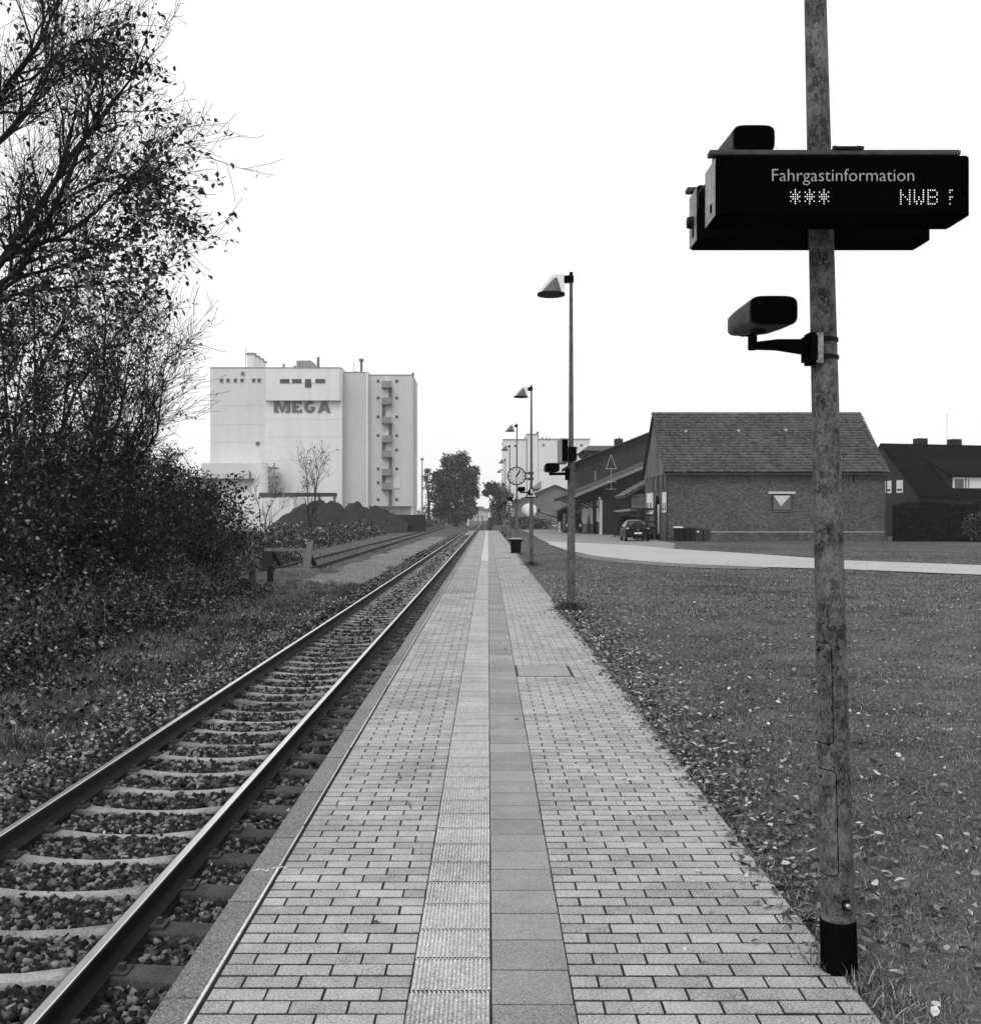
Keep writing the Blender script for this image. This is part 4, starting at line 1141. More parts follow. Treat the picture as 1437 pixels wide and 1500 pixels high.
# --- station clock
CX, CY, CZ = .995, 37.85, wz(697, 37.7)
clk = thing('station_clock', (CX, CY, CZ), 'round white station clock with black bars and hands on the second lamp post', 'clock')
def disc(x, y0, y1, z, r, n=48): return [[(x+r*math.cos(2*PI*i/n), y, z+r*math.sin(2*PI*i/n)) for i in range(n)] for y in (y0, y1)]
MB().loft(disc(CX, CY-.07, CY+.07, CZ, .325)).build('case', M['black'], clk, smooth=True)
for sgn in (-1, 1):
    yf = CY+sgn*.072
    fc = MB().loft(disc(CX, yf-sgn*.004, yf+sgn*.001, CZ, .284)).build('dial', M['clock_face'], clk)
    hb = MB()
    for k in range(12):
        a = k*PI/6; l = .085 if k % 3 == 0 else .06; w = .030 if k % 3 == 0 else .022
        hb.beam((CX+.27*math.sin(a), yf+sgn*.002, CZ+.27*math.cos(a)), (CX+(.275-l)*math.sin(a), yf+sgn*.002, CZ+(.275-l)*math.cos(a)), .004, w, up=(math.cos(a), 0, -math.sin(a)))
    hb.build('hour_marks', M['matt_black'], fc)
    for nm, a, l, w, off in (('hour_hand', 32.5, .17, .050, .005), ('minute_hand', 30, .255, .036, .008), ('second_hand', 182, .20, .016, .011)):
        a = math.radians(a)*(-sgn)
        MB().beam((CX-.05*math.sin(a), yf+sgn*off, CZ-.05*math.cos(a)), (CX+l*math.sin(a), yf+sgn*off, CZ+l*math.cos(a)), .003, w, up=(math.cos(a), 0, -math.sin(a))).build(nm, M['matt_black'], fc)
br = [MB().box(CX+.31, 1.46, CY-.03, CY+.03, CZ+dz-.025, CZ+dz+.025).box(1.40, 1.585, CY-.07, CY+.13, CZ+dz-.045, CZ+dz+.045).build('bracket', M['bar_metal'], clk) for dz in (-.10, .10)]

# --- triangular warning signs
def warn(y, zb_, side, label):
    s = thing('warning_sign', (1.51, y, zb_), label, 'sign', 'warning signs on the lamp posts')
    h = side*.866
    def tri(k, y0, y1):
        c = zb_+h/3
        pts = [(1.51-side/2, zb_), (1.51+side/2, zb_), (1.51, zb_+h)]
        return MB().prism([(1.51+(a-1.51)*k, c+(b-c)*k) for a, b in pts], y0, y1, 'y')
    p = tri(1, y-.075, y-.066).build('plate', M['matt_black'], s, bevel=.004)
    tri(.74, y-.0775, y-.0755).build('field', M['clock_face'], p)
    pic = MB(); c = zb_+h*.30
    pic.box(1.51-.075, 1.51+.055, y-.0795, y-.078, c-.02, c+.035).box(1.51-.075, 1.51-.03, y-.0795, y-.078, c+.035, c+.065).box(1.51+.02, 1.51+.04, y-.0795, y-.078, c+.035, c+.06)
    for dx in (-.05, 0, .045): pic.tube((1.51+dx, y-.078, c-.03), (1.51+dx, y-.0795, c-.03), .018, n=10)
    pic.build('train_symbol', M['matt_black'], p)
    MB().box(1.44, 1.58, y-.066, y-.03, zb_+.06, zb_+.09).build('clip', M['bar_metal'], s)
warn(37.9, 2.36, .44, 'triangular train warning sign below the station clock')
warn(76.0, 2.45, .60, 'small triangular warning sign farther along the platform')

# --- waste bin
bn = thing('waste_bin', (1.29, 50.5, 0), 'black waste bin with a pale domed lid beside the third lamp post', 'bin')
def rr(cx, cy, z, w, d, e=5): return [(cx+w/2*math.copysign(abs(math.cos(t))**(2/e), math.cos(t)), cy+d/2*math.copysign(abs(math.sin(t))**(2/e), math.sin(t)), z) for t in [2*PI*i/32 for i in range(32)]]
MB().loft([rr(1.29, 50.5, z, w, w) for z, w in ((-.01, .45), (.02, .46), (.46, .50), (.55, .53))]).build('tub', M['matt_black'], bn, smooth=True)
MB().loft([rr(1.29, 50.5, z, w, w) for z, w in ((.555, .62), (.60, .66), (.645, .66), (.65, .64))]).build('lid_rim', M['black'], bn, smooth=True)
MB().loft([rr(1.29, 50.5, z, w, w) for z, w in ((.651, .64), (.685, .56), (.71, .40), (.715, .2))]).build('lid', M['grey_metal'], bn, smooth=True)
MB().loft([rr(1.29, 50.5, z, w, w) for z, w in ((-.012, .66), (.006, .66))]).build('foot_plate', M['joint'], bn)

# --- gate at the platform end
gt = thing('platform_gate', (-.2, PL_END-.6, 0), 'dark steel barrier with posts closing the far end of the platform', 'barrier')
for x, h in ((-.70, 1.75), (-.10, 1.15), (.38, 1.15)):
    MB().tube((x, PL_END-.6, -.05), (x, PL_END-.6, h), .06, n=10).build('post', M['dark_metal'], gt)
for z in (.55, 1.02): MB().beam((-.70, PL_END-.6, z), (.38, PL_END-.6, z), .05, .06).build('rail_bar', M['dark_metal'], gt)
MB().box(.0, .55, PL_END+3, PL_END+3.4, -.9, 1.6).build('control_box', M['dark_metal'], gt)

# --- timber buffer stop
bs = thing('buffer_stop', (-8.3, 46.6, -.66), 'weathered timber buffer stop at the start of the overgrown siding', 'buffer stop')
pts = [(-.17, -.7), (.17, -.7), (.17, .62), (.06, .75), (-.17, .70)]
MB().hexa([(-7.95, 46.1, -.75), (-7.62, 46.1, -.75), (-7.62, 46.5, -.75), (-7.95, 46.5, -.75)], [(-7.72, 46.3, .62), (-7.47, 46.3, .66), (-7.47, 46.62, .66), (-7.72, 46.62, .62)]).build('post', M['timber'], bs, bevel=.02)
MB().box(-9.62, -9.26, 46.3, 46.65, -.75, .62).build('post', M['dark_wood'], bs, bevel=.02)
MB().box(-9.55, -7.72, 46.25, 46.30, .22, .36).build('beam', M['timber'], bs)
MB().beam((-7.66, 46.5, .60), (-7.2, 48.0, .60), .1, .12).beam((-9.4, 46.6, .45), (-9.4, 49.5, -.6), .16, .16).beam((-7.85, 46.6, .45), (-7.85, 49.5, -.6), .16, .16).build('strut', M['dark_wood'], bs)
MB().box(-8.75, -6.95, 44.6, 44.95, -.75, -.46).build('ground_beam', M['timber'], bs, bevel=.02)
# marker posts beside the hedge
for i, (px, pt, pb, lab) in enumerate(((370, 835, 858, 'short black marker post left of the buffer stop, second from the right'), (396, 829, 856, 'short black marker post closest to the buffer stop'), (325, 840, 862, 'short black marker post third from the buffer stop, in the weeds'), (300, 845, 872, 'short black marker post fourth from the buffer stop, in the weeds'), (252, 862, 890, 'short black marker post farthest from the buffer stop, in the brambles'))):
    D = 1590*2.40/(pb-757.0)
    x = wx(px, D); h = (pb-pt)*D/1590
    pw = .10
    MB().box(x-pw, x+pw, D-pw, D+pw, -.8, -.70+h).build('marker_post', M['dark_wood'], None, bevel=.015)
    tag(COL.objects[-1], lab, 'post', 'marker posts by the hedge')
# ---------------------------------------------------------------- buildings on the right
def tile_roof(name, m, parent, e0, e1, r0, r1, rows, cols, lift=.05, wave=.035, sub=4):
    """pantiles on the quad eave e0-e1 / ridge r0-r1: each tile a curved plate with its own lower lip"""
    e0, e1, r0, r1 = map(lambda p: np.array(p, float), (e0, e1, r0, r1))
    nrm = np.cross(e1-e0, r0-e0); nrm /= np.linalg.norm(nrm)
    if nrm[2] < 0: nrm = -nrm
    k = sub+1
    ph = np.linspace(0, 1, k)
    wv = (np.sin(ph*PI)*1.0-.25*np.sin(ph*2*PI))*wave
    V = []; F = []
    def pt(u, v, off): 
        a = e0+(r0-e0)*v; b = e1+(r1-e1)*v
        return a+(b-a)*u[:, None]+nrm*np.asarray(off)[:, None]
    n0 = 0; i = np.arange(k-1)
    f1 = np.stack([i, i+1, k+i+1, k+i], 1); f2 = f1+k
    for r in range(rows):
        for c in range(cols):
            u = (c+.01+.985*ph)/cols
            d = random.gauss(0, lift*.12)
            v0 = (r+random.gauss(0, .025))/rows; v1 = min(1, (r+1.1)/rows)
            V += [pt(u, v0, wv+lift*.25+d), pt(u, v0, wv+lift+d), pt(u, v1, wv*.8+.003)]
            F += [f1+n0, f2+n0]; n0 += 3*k
    return np_mesh(name, np.concatenate(V), np.concatenate(F), m, parent, 'stuff')

# --- brick barn
bx0, bx1, by0, by1, be, brz = 12.7, 28.1, 76.8, 87.8, 5.0, 9.35
bym = (by0+by1)/2
barn = thing('brick_barn', (bx0, by0, -.1), 'big brick barn with tiled roof and boarded gable across the lawn', 'barn')
MB().prism([(by0, -.3), (by1, -.3), (by1, be), (bym, brz-.12), (by0, be)], bx0, bx1, 'x').build('wall', M['barn_brick'], barn)
roof = MB()
roof.prism([(by0-.38, be-.33), (bym, brz+.02), (by1+.38, be-.33), (by1+.38, be-.21), (bym, brz+.14), (by0-.38, be-.21)], bx0-.28, bx1+.12, 'x')
rf = roof.build('roof', M['dark_wood'], barn)
tile_roof('roof_tiles', M['tile'], rf, (bx0-.30, by0-.42, be-.21), (bx1+.14, by0-.42, be-.21), (bx0-.30, bym, brz+.17), (bx1+.14, bym, brz+.17), 22, 72, .15, .08, 3)
rd = MB()
for k in range(44):
    x = bx0-.3+k*.359
    rd.tube((x, bym, brz+.14), (x+.38, bym, brz+.16), .12, .14, 8)
rd.build('ridge_tiles', M['tile'], rf, kind='stuff')
MB().box(bx0-.32, bx1+.15, by0-.52, by0-.40, be-.36, be-.26).build('gutter', M['dark_metal'], rf)
MB().tube((bx0-.06, by0-.08, -.05), (bx0-.06, by0-.08, be-.35), .05, n=8).build('downpipe', M['dark_metal'], barn)
MB().tube((bx1+.06, by0-.08, -.05), (bx1+.06, by0-.08, be-.35), .05, n=8).build('downpipe', M['dark_metal'], barn)
# boarded gable: vertical boards, each one clipped to the slope
gb = MB(); y = by0-.12
while y < by1+.1:
    w = random.uniform(.15, .22); y2 = min(y+w, by1+.12)
    def topz(yy): return brz-.08-(brz-be+.06)*abs(yy-bym)/((by1-by0)/2)
    z0 = be-.25+random.uniform(-.05, .03)
    t0, t1 = topz(y), topz(y2-.02)
    if min(t0, t1) > z0+.02:
        d = random.uniform(.05, .085)
        gb.prism([(y, z0), (y2-.02, z0), (y2-.02, t1), (y, t0)], bx0-d, bx0-.01, 'x')
    y = y2
gbo = gb.build('gable_boards', M['boards'], barn, kind='stuff')
MB().box(bx0-.11, bx0-.09, bym-1.1, bym-.75, be+.5, brz-1.1).build('loft_hatch', M['siding'], barn)
for y in (78.6, 80.9, 83.4):
    a = MB().beam((bx0-.05, y, be-.25), (bx0-.05, y, be-1.25), .07, .12)
    a.box(bx0-.09, bx0-.01, y-.30, y+.30, be-1.38, be-1.22)
    a.build('wall_anchor', M['dark_metal'], barn)
def gable_window(y0, y1, z0, z1, nm='window'):
    w = MB().box(bx0-.06, bx0+.02, y0, y1, z0, z1).build(nm, M['white_win'], barn)
    n = 2
    for k in range(n):
        a = y0+(y1-y0)*(k+.28)/n; b = y0+(y1-y0)*(k+.80)/n
        MB().box(bx0-.075, bx0-.061, a, b, z0+.15, z1-.75).build('pane', M['glass'], w)
gable_window(77.0, 78.9, 2.0, 3.45)
gable_window(83.6, 86.6, 1.9, 3.55)
dr_ = MB()
arch = [(80.3, .0), (82.3, 0), (82.3, 2.4)] + [(81.3+1.0*math.cos(t), 2.4+.9*math.sin(t)) for t in np.linspace(.2, PI-.2, 8)] + [(80.3, 2.4)]
dr_.prism(arch, bx0-.03, bx0+.05, 'x'); d = dr_.build('door', M['matt_black'], barn)
MB().box(bx0-.06, bx0-.035, 80.35, 81.0, .4, 2.6).build('door_leaf', M['white_win'], d)
# inverted triangle sign window on the long wall
fx0, fx1 = wx(1131.5, 76.7), wx(1160.5, 76.7)
w = MB().box(fx0, fx1, by0-.05, by0+.03, wz(750, 76.7), wz(724.5, 76.7)).build('window', M['matt_black'], barn)
MB().box(fx0+.06, fx1-.06, by0-.065, by0-.051, wz(747, 76.7), wz(725.5, 76.7)).build('pane', M['mega_dark'], w)
ftri = MB().prism([(wx(1133.5, 76.7), wz(726, 76.7)), (wx(1144.3, 76.7), wz(741.5, 76.7)), (wx(1158, 76.7), wz(726, 76.7))], by0-.085, by0-.067, 'y'); ftri.build('white_triangle', M['clock_face'], w)
MB().box(fx0-.03, fx1+.03, by0-.08, by0-.051, wz(749.5, 76.7), wz(748, 76.7)).build('sill', M['siding'], w)
MB().box(wx(1126, 76.7), wx(1165.5, 76.7), by0-.07, by0+.02, wz(723.2, 76.7), wz(720, 76.7)).build('lintel', M['clock_face'], barn)
MB().box(bx0+1.5, bx1+.01, by0-.02, by0+.02, wz(779.6, 76.8), wz(778.8, 76.8)).build('plinth_line', M['clock_face'], barn)
MB().box(wx(1250, 76.7), wx(1252, 76.7), by0-.03, by0+.01, wz(706, 76.7), wz(696, 76.7)).build('wall_anchor', M['matt_black'], barn)
for px, py in ((1003, 632), (1080, 631), (1149, 630)):
    D = 80.6; MB().box(wx(px-1.4, D), wx(px+1.4, D), D-.5, D, wz(py+1.5, D), wz(py-1.3, D)).build('glass_tile', M['clock_face'], rf)

# --- wheelie bins at the barn wall
def wbin(px0, px1, ytop, label, lid=None, sticker=False, body='black', D=75.6):
    x0, x1 = wx(px0, D), wx(px1, D); z1 = wz(ytop, D)
    b = thing('wheelie_bin', ((x0+x1)/2, D, 0), label, 'bin', 'wheelie bins at the barn wall')
    MB().hexa([(x0+.05, D, -.02), (x1-.05, D, -.02), (x1-.05, D+.5, -.02), (x0+.05, D+.5, -.02)], [(x0, D-.06, z1-.1), (x1, D-.06, z1-.1), (x1, D+.6, z1-.1), (x0, D+.6, z1-.1)]).build('tub', M[body], b, bevel=.03)
    MB().hexa([(x0-.02, D-.1, z1-.09), (x1+.02, D-.1, z1-.09), (x1+.02, D+.62, z1-.09), (x0-.02, D+.62, z1-.09)], [(x0+.02, D-.04, z1-.02), (x1-.02, D-.04, z1-.02), (x1-.02, D+.6, z1+.02), (x0+.02, D+.6, z1+.02)]).build('lid', M[lid or body], b, bevel=.02)
    for s in (x0+.08, x1-.08): MB().tube((s-.03, D+.55, .08), (s+.03, D+.55, .08), .1, n=12).build('wheel', M['tyre'], b)
    if sticker: MB().box(wx(1022, D)-.07, wx(1022, D)+.07, D-.075, D-.06, z1-.36, z1-.24).build('sticker', M['white'], b)
wbin(988, 1001, 771.5, 'black wide waste container with pale lid nearest the barn corner', 'clock_face')
wbin(1002, 1016, 773, 'low black waste container between the pale-lidded one and the grey bin')
wbin(1018, 1027, 772.5, 'dark grey wheelie bin with a white sticker at the barn wall', sticker=True, body='dark_metal')
wbin(1030, 1041, 775.5, 'dark wheelie bin on the far right of the row at the barn wall', body='dark_metal')

# --- goods shed with canopy roof
gs = thing('goods_shed', (10.8, 103, -.1), 'dark brick goods shed with a wide canopy roof behind the parked car', 'shed')
G0, G1 = 103.0, 131.0
def gz(x): return 3.96+(x-8.4)*.4185
MB().prism([(10.8, -.3), (24, -.3), (24, gz(15.3)-.3), (18.9, gz(18.9)-.3), (10.8, gz(10.8)-.3)], G0, G1, 'y').build('wall', M['dark_brick'], gs)
MB().prism([(13.3, gz(13.3)-2.7), (24, 3.5), (24, gz(15.3)-.35), (18.9, gz(18.9)-.35), (13.3, gz(13.3)-.35)], G0-.12, G0-.01, 'y').build('gable_boards', M['dark_wood'], gs)
r = MB().prism([(8.0, gz(8.0)-.28), (18.9, gz(18.9)-.28), (26, gz(13)-.28), (26, gz(13)), (18.9, gz(18.9)), (8.0, gz(8.0))], G0-.9, G1+.5, 'y').build('roof', M['dark_wood'], gs)
tile_roof('roof_tiles', M['tile_mid'], r, (7.9, G0-.95, gz(7.9)+.02), (7.9, G1+.5, gz(7.9)+.02), (18.9, G0-.95, gz(18.9)+.02), (18.9, G1+.5, gz(18.9)+.02), 26, 70, .05, .03, 2)
MB().prism([(7.95, gz(7.95)-.36), (18.9, gz(18.9)-.36), (18.9, gz(18.9)-.02), (7.95, gz(7.95)-.02)], G0-1.0, G0-.92, 'y').build('barge_board', M['boards'], r)
for y in (105, 110, 116, 122, 128):
    MB().beam((10.7, y, 2.6), (8.6, y, gz(8.6)-.35), .14, .16).build('canopy_brace', M['dark_wood'], gs)
MB().box(10.72, 10.79, 111.6, 125.5, .9, 3.25).build('sliding_door', M['pale3'], gs)
MB().box(10.70, 10.78, 111.4, 125.7, -.1, .85).build('loading_plinth', M['concrete'], gs)
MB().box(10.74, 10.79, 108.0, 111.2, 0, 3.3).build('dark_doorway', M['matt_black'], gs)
MB().box(10.72, 10.79, 104.9, 107.6, 1.2, 3.3).build('sliding_door', M['pale3'], gs)
MB().box(10.60, 10.82, 102.9, 103.5, -.1, 3.3).build('corner_pillar', M['pale3'], gs)
MB().tube((10.55, 102.85, 3.35), (10.55, 102.85, 3.55), .09, n=10).build('wall_lamp', M['white'], gs)
# emblem of thin tubes on the gable
em = thing('tube_emblem', (wx(895.5, 101.6), 101.6, 3.4), 'thin white metal triangle on a post with two crossbars at the shed gable', 'sign')
D = 101.6; X = lambda px: wx(px, D); Z = lambda py: wz(py, D)
MB().pipe([(X(895), D, Z(666)), (X(903), D, Z(686.5)), (X(888), D, Z(686.5)), (X(895), D, Z(666))], .020, 6).build('triangle', M['clock_face'], em)
MB().tube((X(895.5), D, Z(686.5)), (X(895.5), D, Z(717)), .035, n=6).build('post', M['grey_metal'], em)
for py in (705.5, 716.5):
    MB().tube((X(888), D, Z(py)), (X(903), D, Z(py)), .020, n=6).build('crossbar', M['clock_face'], em)
    MB().tube((X(895.5), D, Z(py)), (X(895.5), G0+.05, Z(py)), .03, n=6).build('wall_bracket', M['dark_metal'], em)
# --- station building behind
sbd = thing('station_building', (10.4, 133, -.1), 'tall dark brick station building with dormer and chimney behind the goods shed', 'building')
def sz(x): return 8.25+(x-10.4)*.402
MB().prism([(11.2, -.3), (31, -.3), (31, 7.5), (22, sz(22)-.3), (11.2, sz(11.2)-.3)], 133, 150, 'y').build('wall', M['mid_brick'], sbd)
r = MB().prism([(10.2, sz(10.2)-.3), (22, sz(22)-.3), (33, 7.6), (33, 7.9), (22, sz(22)), (10.2, sz(10.2))], 132.2, 150.5, 'y').build('roof', M['tile_dark'], sbd)
tile_roof('roof_tiles', M['tile_mid'], r, (10.1, 132.2, sz(10.1)+.02), (10.1, 150.6, sz(10.1)+.02), (22, 132.2, sz(22)+.02), (22, 150.6, sz(22)+.02), 26, 50, .05, .03, 2)
dm = MB().hexa([(12.9, 136, 8.3), (18.5, 136, 8.3), (18.5, 145, 8.3), (12.9, 145, 8.3)], [(12.1, 136, 9.95), (18.5, 136, 9.95), (18.5, 145, 9.95), (12.1, 145, 9.95)]).build('dormer', M['mid_brick'], sbd)
MB().hexa([(11.7, 135.5, 9.95), (17.2, 135.5, 9.95), (18.6, 146, 9.95), (11.7, 146, 9.95)], [(12.9, 139, 10.8), (18.0, 139, 10.8), (18.6, 142, 10.8), (12.9, 142, 10.8)]).build('dormer_roof', M['tile_mid'], dm)
MB().beam((11.75, 135.6, 9.95), (13.0, 135.9, 8.3), .15, .2).build('dormer_brace', M['matt_black'], dm)
ch = MB().box(wx(901, 142), wx(912.5, 142), 142, 143.2, 9, wz(642.5, 142)).build('chimney', M['dark_brick'], r)
MB().box(wx(907, 142), wx(908.6, 142), 142.4, 142.8, wz(643, 142), wz(640, 142)).build('chimney_pot', M['dark_metal'], ch)
for px in (861, 864.5, 871):
    D = 132.9; MB().box(wx(px, D), wx(px+(2.2 if px == 871 else 1), D), D, D+.2, wz(704, D), wz(690, D)).build('window', M['siding'] if px == 871 else M['dark_metal'], sbd)
# --- lean-to and carport between shed and barn
lt = thing('lean_to', (12.0, 92, -.1), 'small timber lean-to with slate roof between goods shed and barn', 'shed')
MB().prism([(12.0, -.2), (16.5, -.2), (16.5, 6.1), (12.0, 3.5)], 92, 99, 'y').build('wall', M['dark_wood'], lt)
pk = MB()
for k in range(7): pk.box(12.15, 13.9, 91.92, 91.995, 2.3+k*.19, 2.3+k*.19+.165)
pk.build('siding_boards', M['siding'], lt, kind='stuff')
r = MB().prism([(11.6, 3.3), (16.6, 6.2), (16.6, 6.35), (11.6, 3.45)], 91.6, 99.2, 'y').build('roof', M['tile_mid'], lt)
tile_roof('roof_tiles', M['siding'], r, (11.55, 91.6, 3.46), (11.55, 99.2, 3.46), (16.6, 91.6, 6.39), (16.6, 99.2, 6.39), 9, 20, .09, .02, 3)
cp = thing('carport', (10.7, 87.5, 0), 'low flat carport roof on posts behind the parked car', 'carport')
MB().hexa([(10.55, 87.0, 2.05), (12.35, 87.0, 2.22), (12.35, 91.5, 2.30), (10.55, 91.5, 2.13)], [(10.55, 87.0, 2.13), (12.35, 87.0, 2.32), (12.35, 91.5, 2.40), (10.55, 91.5, 2.21)]).build('roof', M['siding'], cp)
for x, y in ((10.65, 87.2), (10.65, 91.2), (12.25, 91.2)): MB().box(x-.06, x+.06, y-.06, y+.06, -.1, 2.12).build('post', M['dark_wood'], cp)
MB().box(11.0, 12.2, 90.6, 91.1, 0, 1.8).build('shade_block', M['matt_black'], cp)  # black block stands in for the shade beneath the carport roof

# --- far right house, turned a little
hs = thing('tiled_house', (37.6, 95, -.1), 'house with steep black tiled roof behind the dark hedge', 'house')
A = Vector((37.6, 95, 0)); U = Vector((4.8, 1.4, 0)).normalized(); Vv = Vector((-1.4, 4.8, 0)).normalized()
def H(u, v, z): p = A+U*u+Vv*v; return (p.x, p.y, z)
ez, rz_ = 3.75, 8.28
def prism_h(poly, u0, u1): 
    mb = MB(); mb.loft([[H(u0, v, z) for v, z in poly], [H(u1, v, z) for v, z in poly]]); return mb
prism_h([(0, -.3), (10, -.3), (10, ez), (5, rz_-.15), (0, ez)], 0, 18).build('wall', M['mid_brick'], hs)
r = prism_h([(-.5, ez-.45), (5, rz_), (10.5, ez-.45), (10.5, ez-.3), (5, rz_+.15), (-.5, ez-.3)], -.15, 18.2).build('roof', M['tile_dark'], hs)
tile_roof('roof_tiles', M['tile_dark'], r, H(-.2, -.52, ez-.3), H(18.2, -.52, ez-.3), H(-.2, 5, rz_+.17), H(18.2, 5, rz_+.17), 22, 60, .05, .03, 2)
for u in (4.2, 8.0):
    c_ = prism_h([(5.2, rz_-.6), (6.1, rz_-.6), (6.1, rz_+.75), (5.2, rz_+.75)], u, u+.95).build('chimney', M['dark_brick'], r)
MB().tube(H(7.6, 5.6, rz_), H(7.6, 5.6, rz_+3.2), .02, n=5).build('antenna', M['grey_metal'], r)
for px, w_ in ((1299, 8.5), (1319, 6)):
    # gable windows on the left end
    D = 97.6
    v = 3.6 if px == 1299 else 2.0
    z0, z1 = wz(722, D), wz(703.5, D)
    w = MB().loft([[H(-.04, v, z0), H(-.04, v+.85, z0), H(-.04, v+.85, z1), H(-.04, v, z1)], [H(.02, v, z0), H(.02, v+.85, z0), H(.02, v+.85, z1), H(.02, v, z1)]]).build('window', M['white_win'], hs)
    MB().loft([[H(-.06, v+.12, z0+.2), H(-.06, v+.73, z0+.2), H(-.06, v+.73, z0+.36), H(-.06, v+.12, z0+.36)], [H(-.045, v+.12, z0+.2), H(-.045, v+.73, z0+.2), H(-.045, v+.73, z0+.36), H(-.045, v+.12, z0+.36)]]).build('pane', M['glass'], w)
dmr = prism_h([(.35, 3.6), (3.6, 3.6), (3.6, 6.9), (.35, 5.35)], 3.6, 14).build('dormer', M['dark_wood'], hs)
prism_h([(-.1, 5.3), (4.0, 7.25), (4.0, 7.38), (-.1, 5.43)], 3.3, 14.2).build('dormer_roof', M['tile_dark'], dmr)
prism_h([(1.8, 3.9), (5, rz_-.5), (5, rz_-.2), (1.5, 3.9)], 3.25, 3.42).build('dormer_flank', M['siding'], dmr)
for u0, u1 in ((3.9, 5.2), (5.35, 8.0)):
    w = prism_h([(.28, 4.05), (.34, 4.05), (.34, 5.2), (.28, 5.2)], u0, u1).build('window', M['white_win'], dmr)
    prism_h([(.24, 4.2), (.275, 4.2), (.275, 5.05), (.24, 5.05)], u0+.18, (u1-.18) if u0 < 4 else u0+.25).build('pane', M['glass'], w)
# --- clipped hedge in front of it
hg = thing('clipped_hedge', (34, 73, -.05), 'tall black clipped hedge to the right of the barn', 'hedge')
hx0, hx1 = 28.35, 44.0
MB().box(hx0+.1, hx1, 75.2, 76.4, -.1, 2.35).build('inner_growth', M['hedge'], hg)
P = []
for _ in range(15000):
    x = random.uniform(hx0, hx1); top = 2.55+.12*math.sin(x*1.1)+.02*(x-28)
    if random.random() < .7: P.append((x, 75.1+random.gauss(0, .06)+.1*math.sin(x*3), random.uniform(0, top)))
    else: P.append((x, random.uniform(75, 76.5), top-abs(random.gauss(0, .1))))
leaves_mesh('foliage', M['hedge'], hg, P, .17, kind='stuff')
P = []
for _ in range(2600):
    v = Vector((random.gauss(0, 1), random.gauss(0, 1), random.gauss(0, 1))).normalized()*random.random()**.3
    P.append((33.8+v.x*1.5, 74.0+v.y*.9, 1.0+v.z*1.15))
sb_ = thing('garden_shrub', (33.8, 74.0, -.05), 'loose paler shrub in front of the dark hedge at the right edge', 'shrub')
leaves_mesh('foliage', M['leaf_dark'], sb_, P, .16, kind='stuff')
tubes_mesh('stems', M['bark'], sb_, [(Vector((33.8, 74, -.1)), Vector((33.8+dx, 74+dy, 1.7)), .03, .01) for dx, dy in ((-.8, 0), (.8, .1), (0, -.5), (.3, .5), (-.4, .3))], 5)

# --- far white silo with lettering
si = thing('white_silo', (wx(737, 300), 300, -.1), 'far white concrete silo with dark lettering behind the sheds', 'silo')
D = 300
MB().box(wx(737, D), wx(771, D), D, D+22, -.5, wz(644, D)).build('wall', M['pale2'], si)
MB().box(wx(771.3, D), wx(787.7, D), D-.4, D+22, -.5, wz(636.5, D)).build('stair_tower', M['pale2'], si)
MB().box(wx(788, D), wx(864, D), D, D+22, -.5, wz(643.5, D)).build('wall', M['pale2'], si)
cop = MB()
for a, b, py, y0 in ((736.6, 771, 644, D-.25), (771, 788, 636.5, D-.65), (788.2, 864.5, 643.5, D-.25)): cop.box(wx(a, D), wx(b, D), y0, D+22.2, wz(py, D), wz(py-1, D))
cop.build('coping', M['grey_metal'], si)
for px, py in ((755, 653), (796, 652), (851.5, 652)):
    MB().box(wx(px-1.8, D), wx(px+1.8, D), D-.08, D+.1, wz(py+1.8, D), wz(py-1.8, D)).build('window', M['mega_dark'], si)
MB().box(wx(771.2, D), wx(771.9, D), D-.55, D-.4, 0, wz(640, D)).build('downpipe', M['mega_dark'], si)
MB().box(wx(788, D), wx(864, D), D-.06, D, wz(688, D), wz(687.4, D)).build('joint_line', M['pale3'], si)
text_part('UNS', M['mega_dark'], si, (wx(838.5, D), D-.08, wz(671, D)), wx(854, D)-wx(838.5, D), 7*D/1590, .06, fat=.012)
text_part('B/', M['mega_dark'], si, (wx(836.8, D), D-.08, wz(662, D)), wx(846, D)-wx(836.8, D), 7*D/1590, .06, fat=.012)
for px, py, w_ in ((779, 632, 1.2), (788, 631, 2), (795, 639, 1), (801, 639, .8), (806, 640, 1)):
    MB().tube((wx(px, D), D+3, wz(644, D)), (wx(px, D), D+3, wz(py, D)), w_*.19, n=8).build('roof_pipe', M['grey_metal'], si)
# --- grey concrete shed and conveyor
cs = thing('concrete_shed', (12, 245, -.1), 'grey concrete gabled shed standing in front of the far silo', 'shed')
D = 245
X = lambda px: wx(px, D); Z = lambda py: wz(py, D)
MB().prism([(X(757), -.5), (X(870), -.5), (X(870), Z(733)), (X(813), Z(711.5)), (X(757), Z(733))], D, D+40, 'y').build('wall', M['concrete'], cs)
MB().prism([(X(754), Z(735.5)), (X(813), Z(711.5)), (X(873), Z(735.5)), (X(873), Z(734)), (X(813), Z(709.8)), (X(754), Z(734))], D-.8, D+40.5, 'y').build('roof', M['dark_metal'], cs)
for px in (784, 795, 806, 826): MB().box(X(px), X(px+.5), D-.04, D+.05, 0, Z(733)).build('panel_joint', M['mega_dark'], cs)
MB().box(X(757), X(868), D-.05, D+.05, Z(729), Z(728.5)).build('panel_joint', M['mega_dark'], cs)
MB().prism([(X(779), Z(715)), (X(795), Z(703)), (X(795), Z(715))], D+6, D+30, 'y').build('roof_vent', M['grey_metal'], cs)
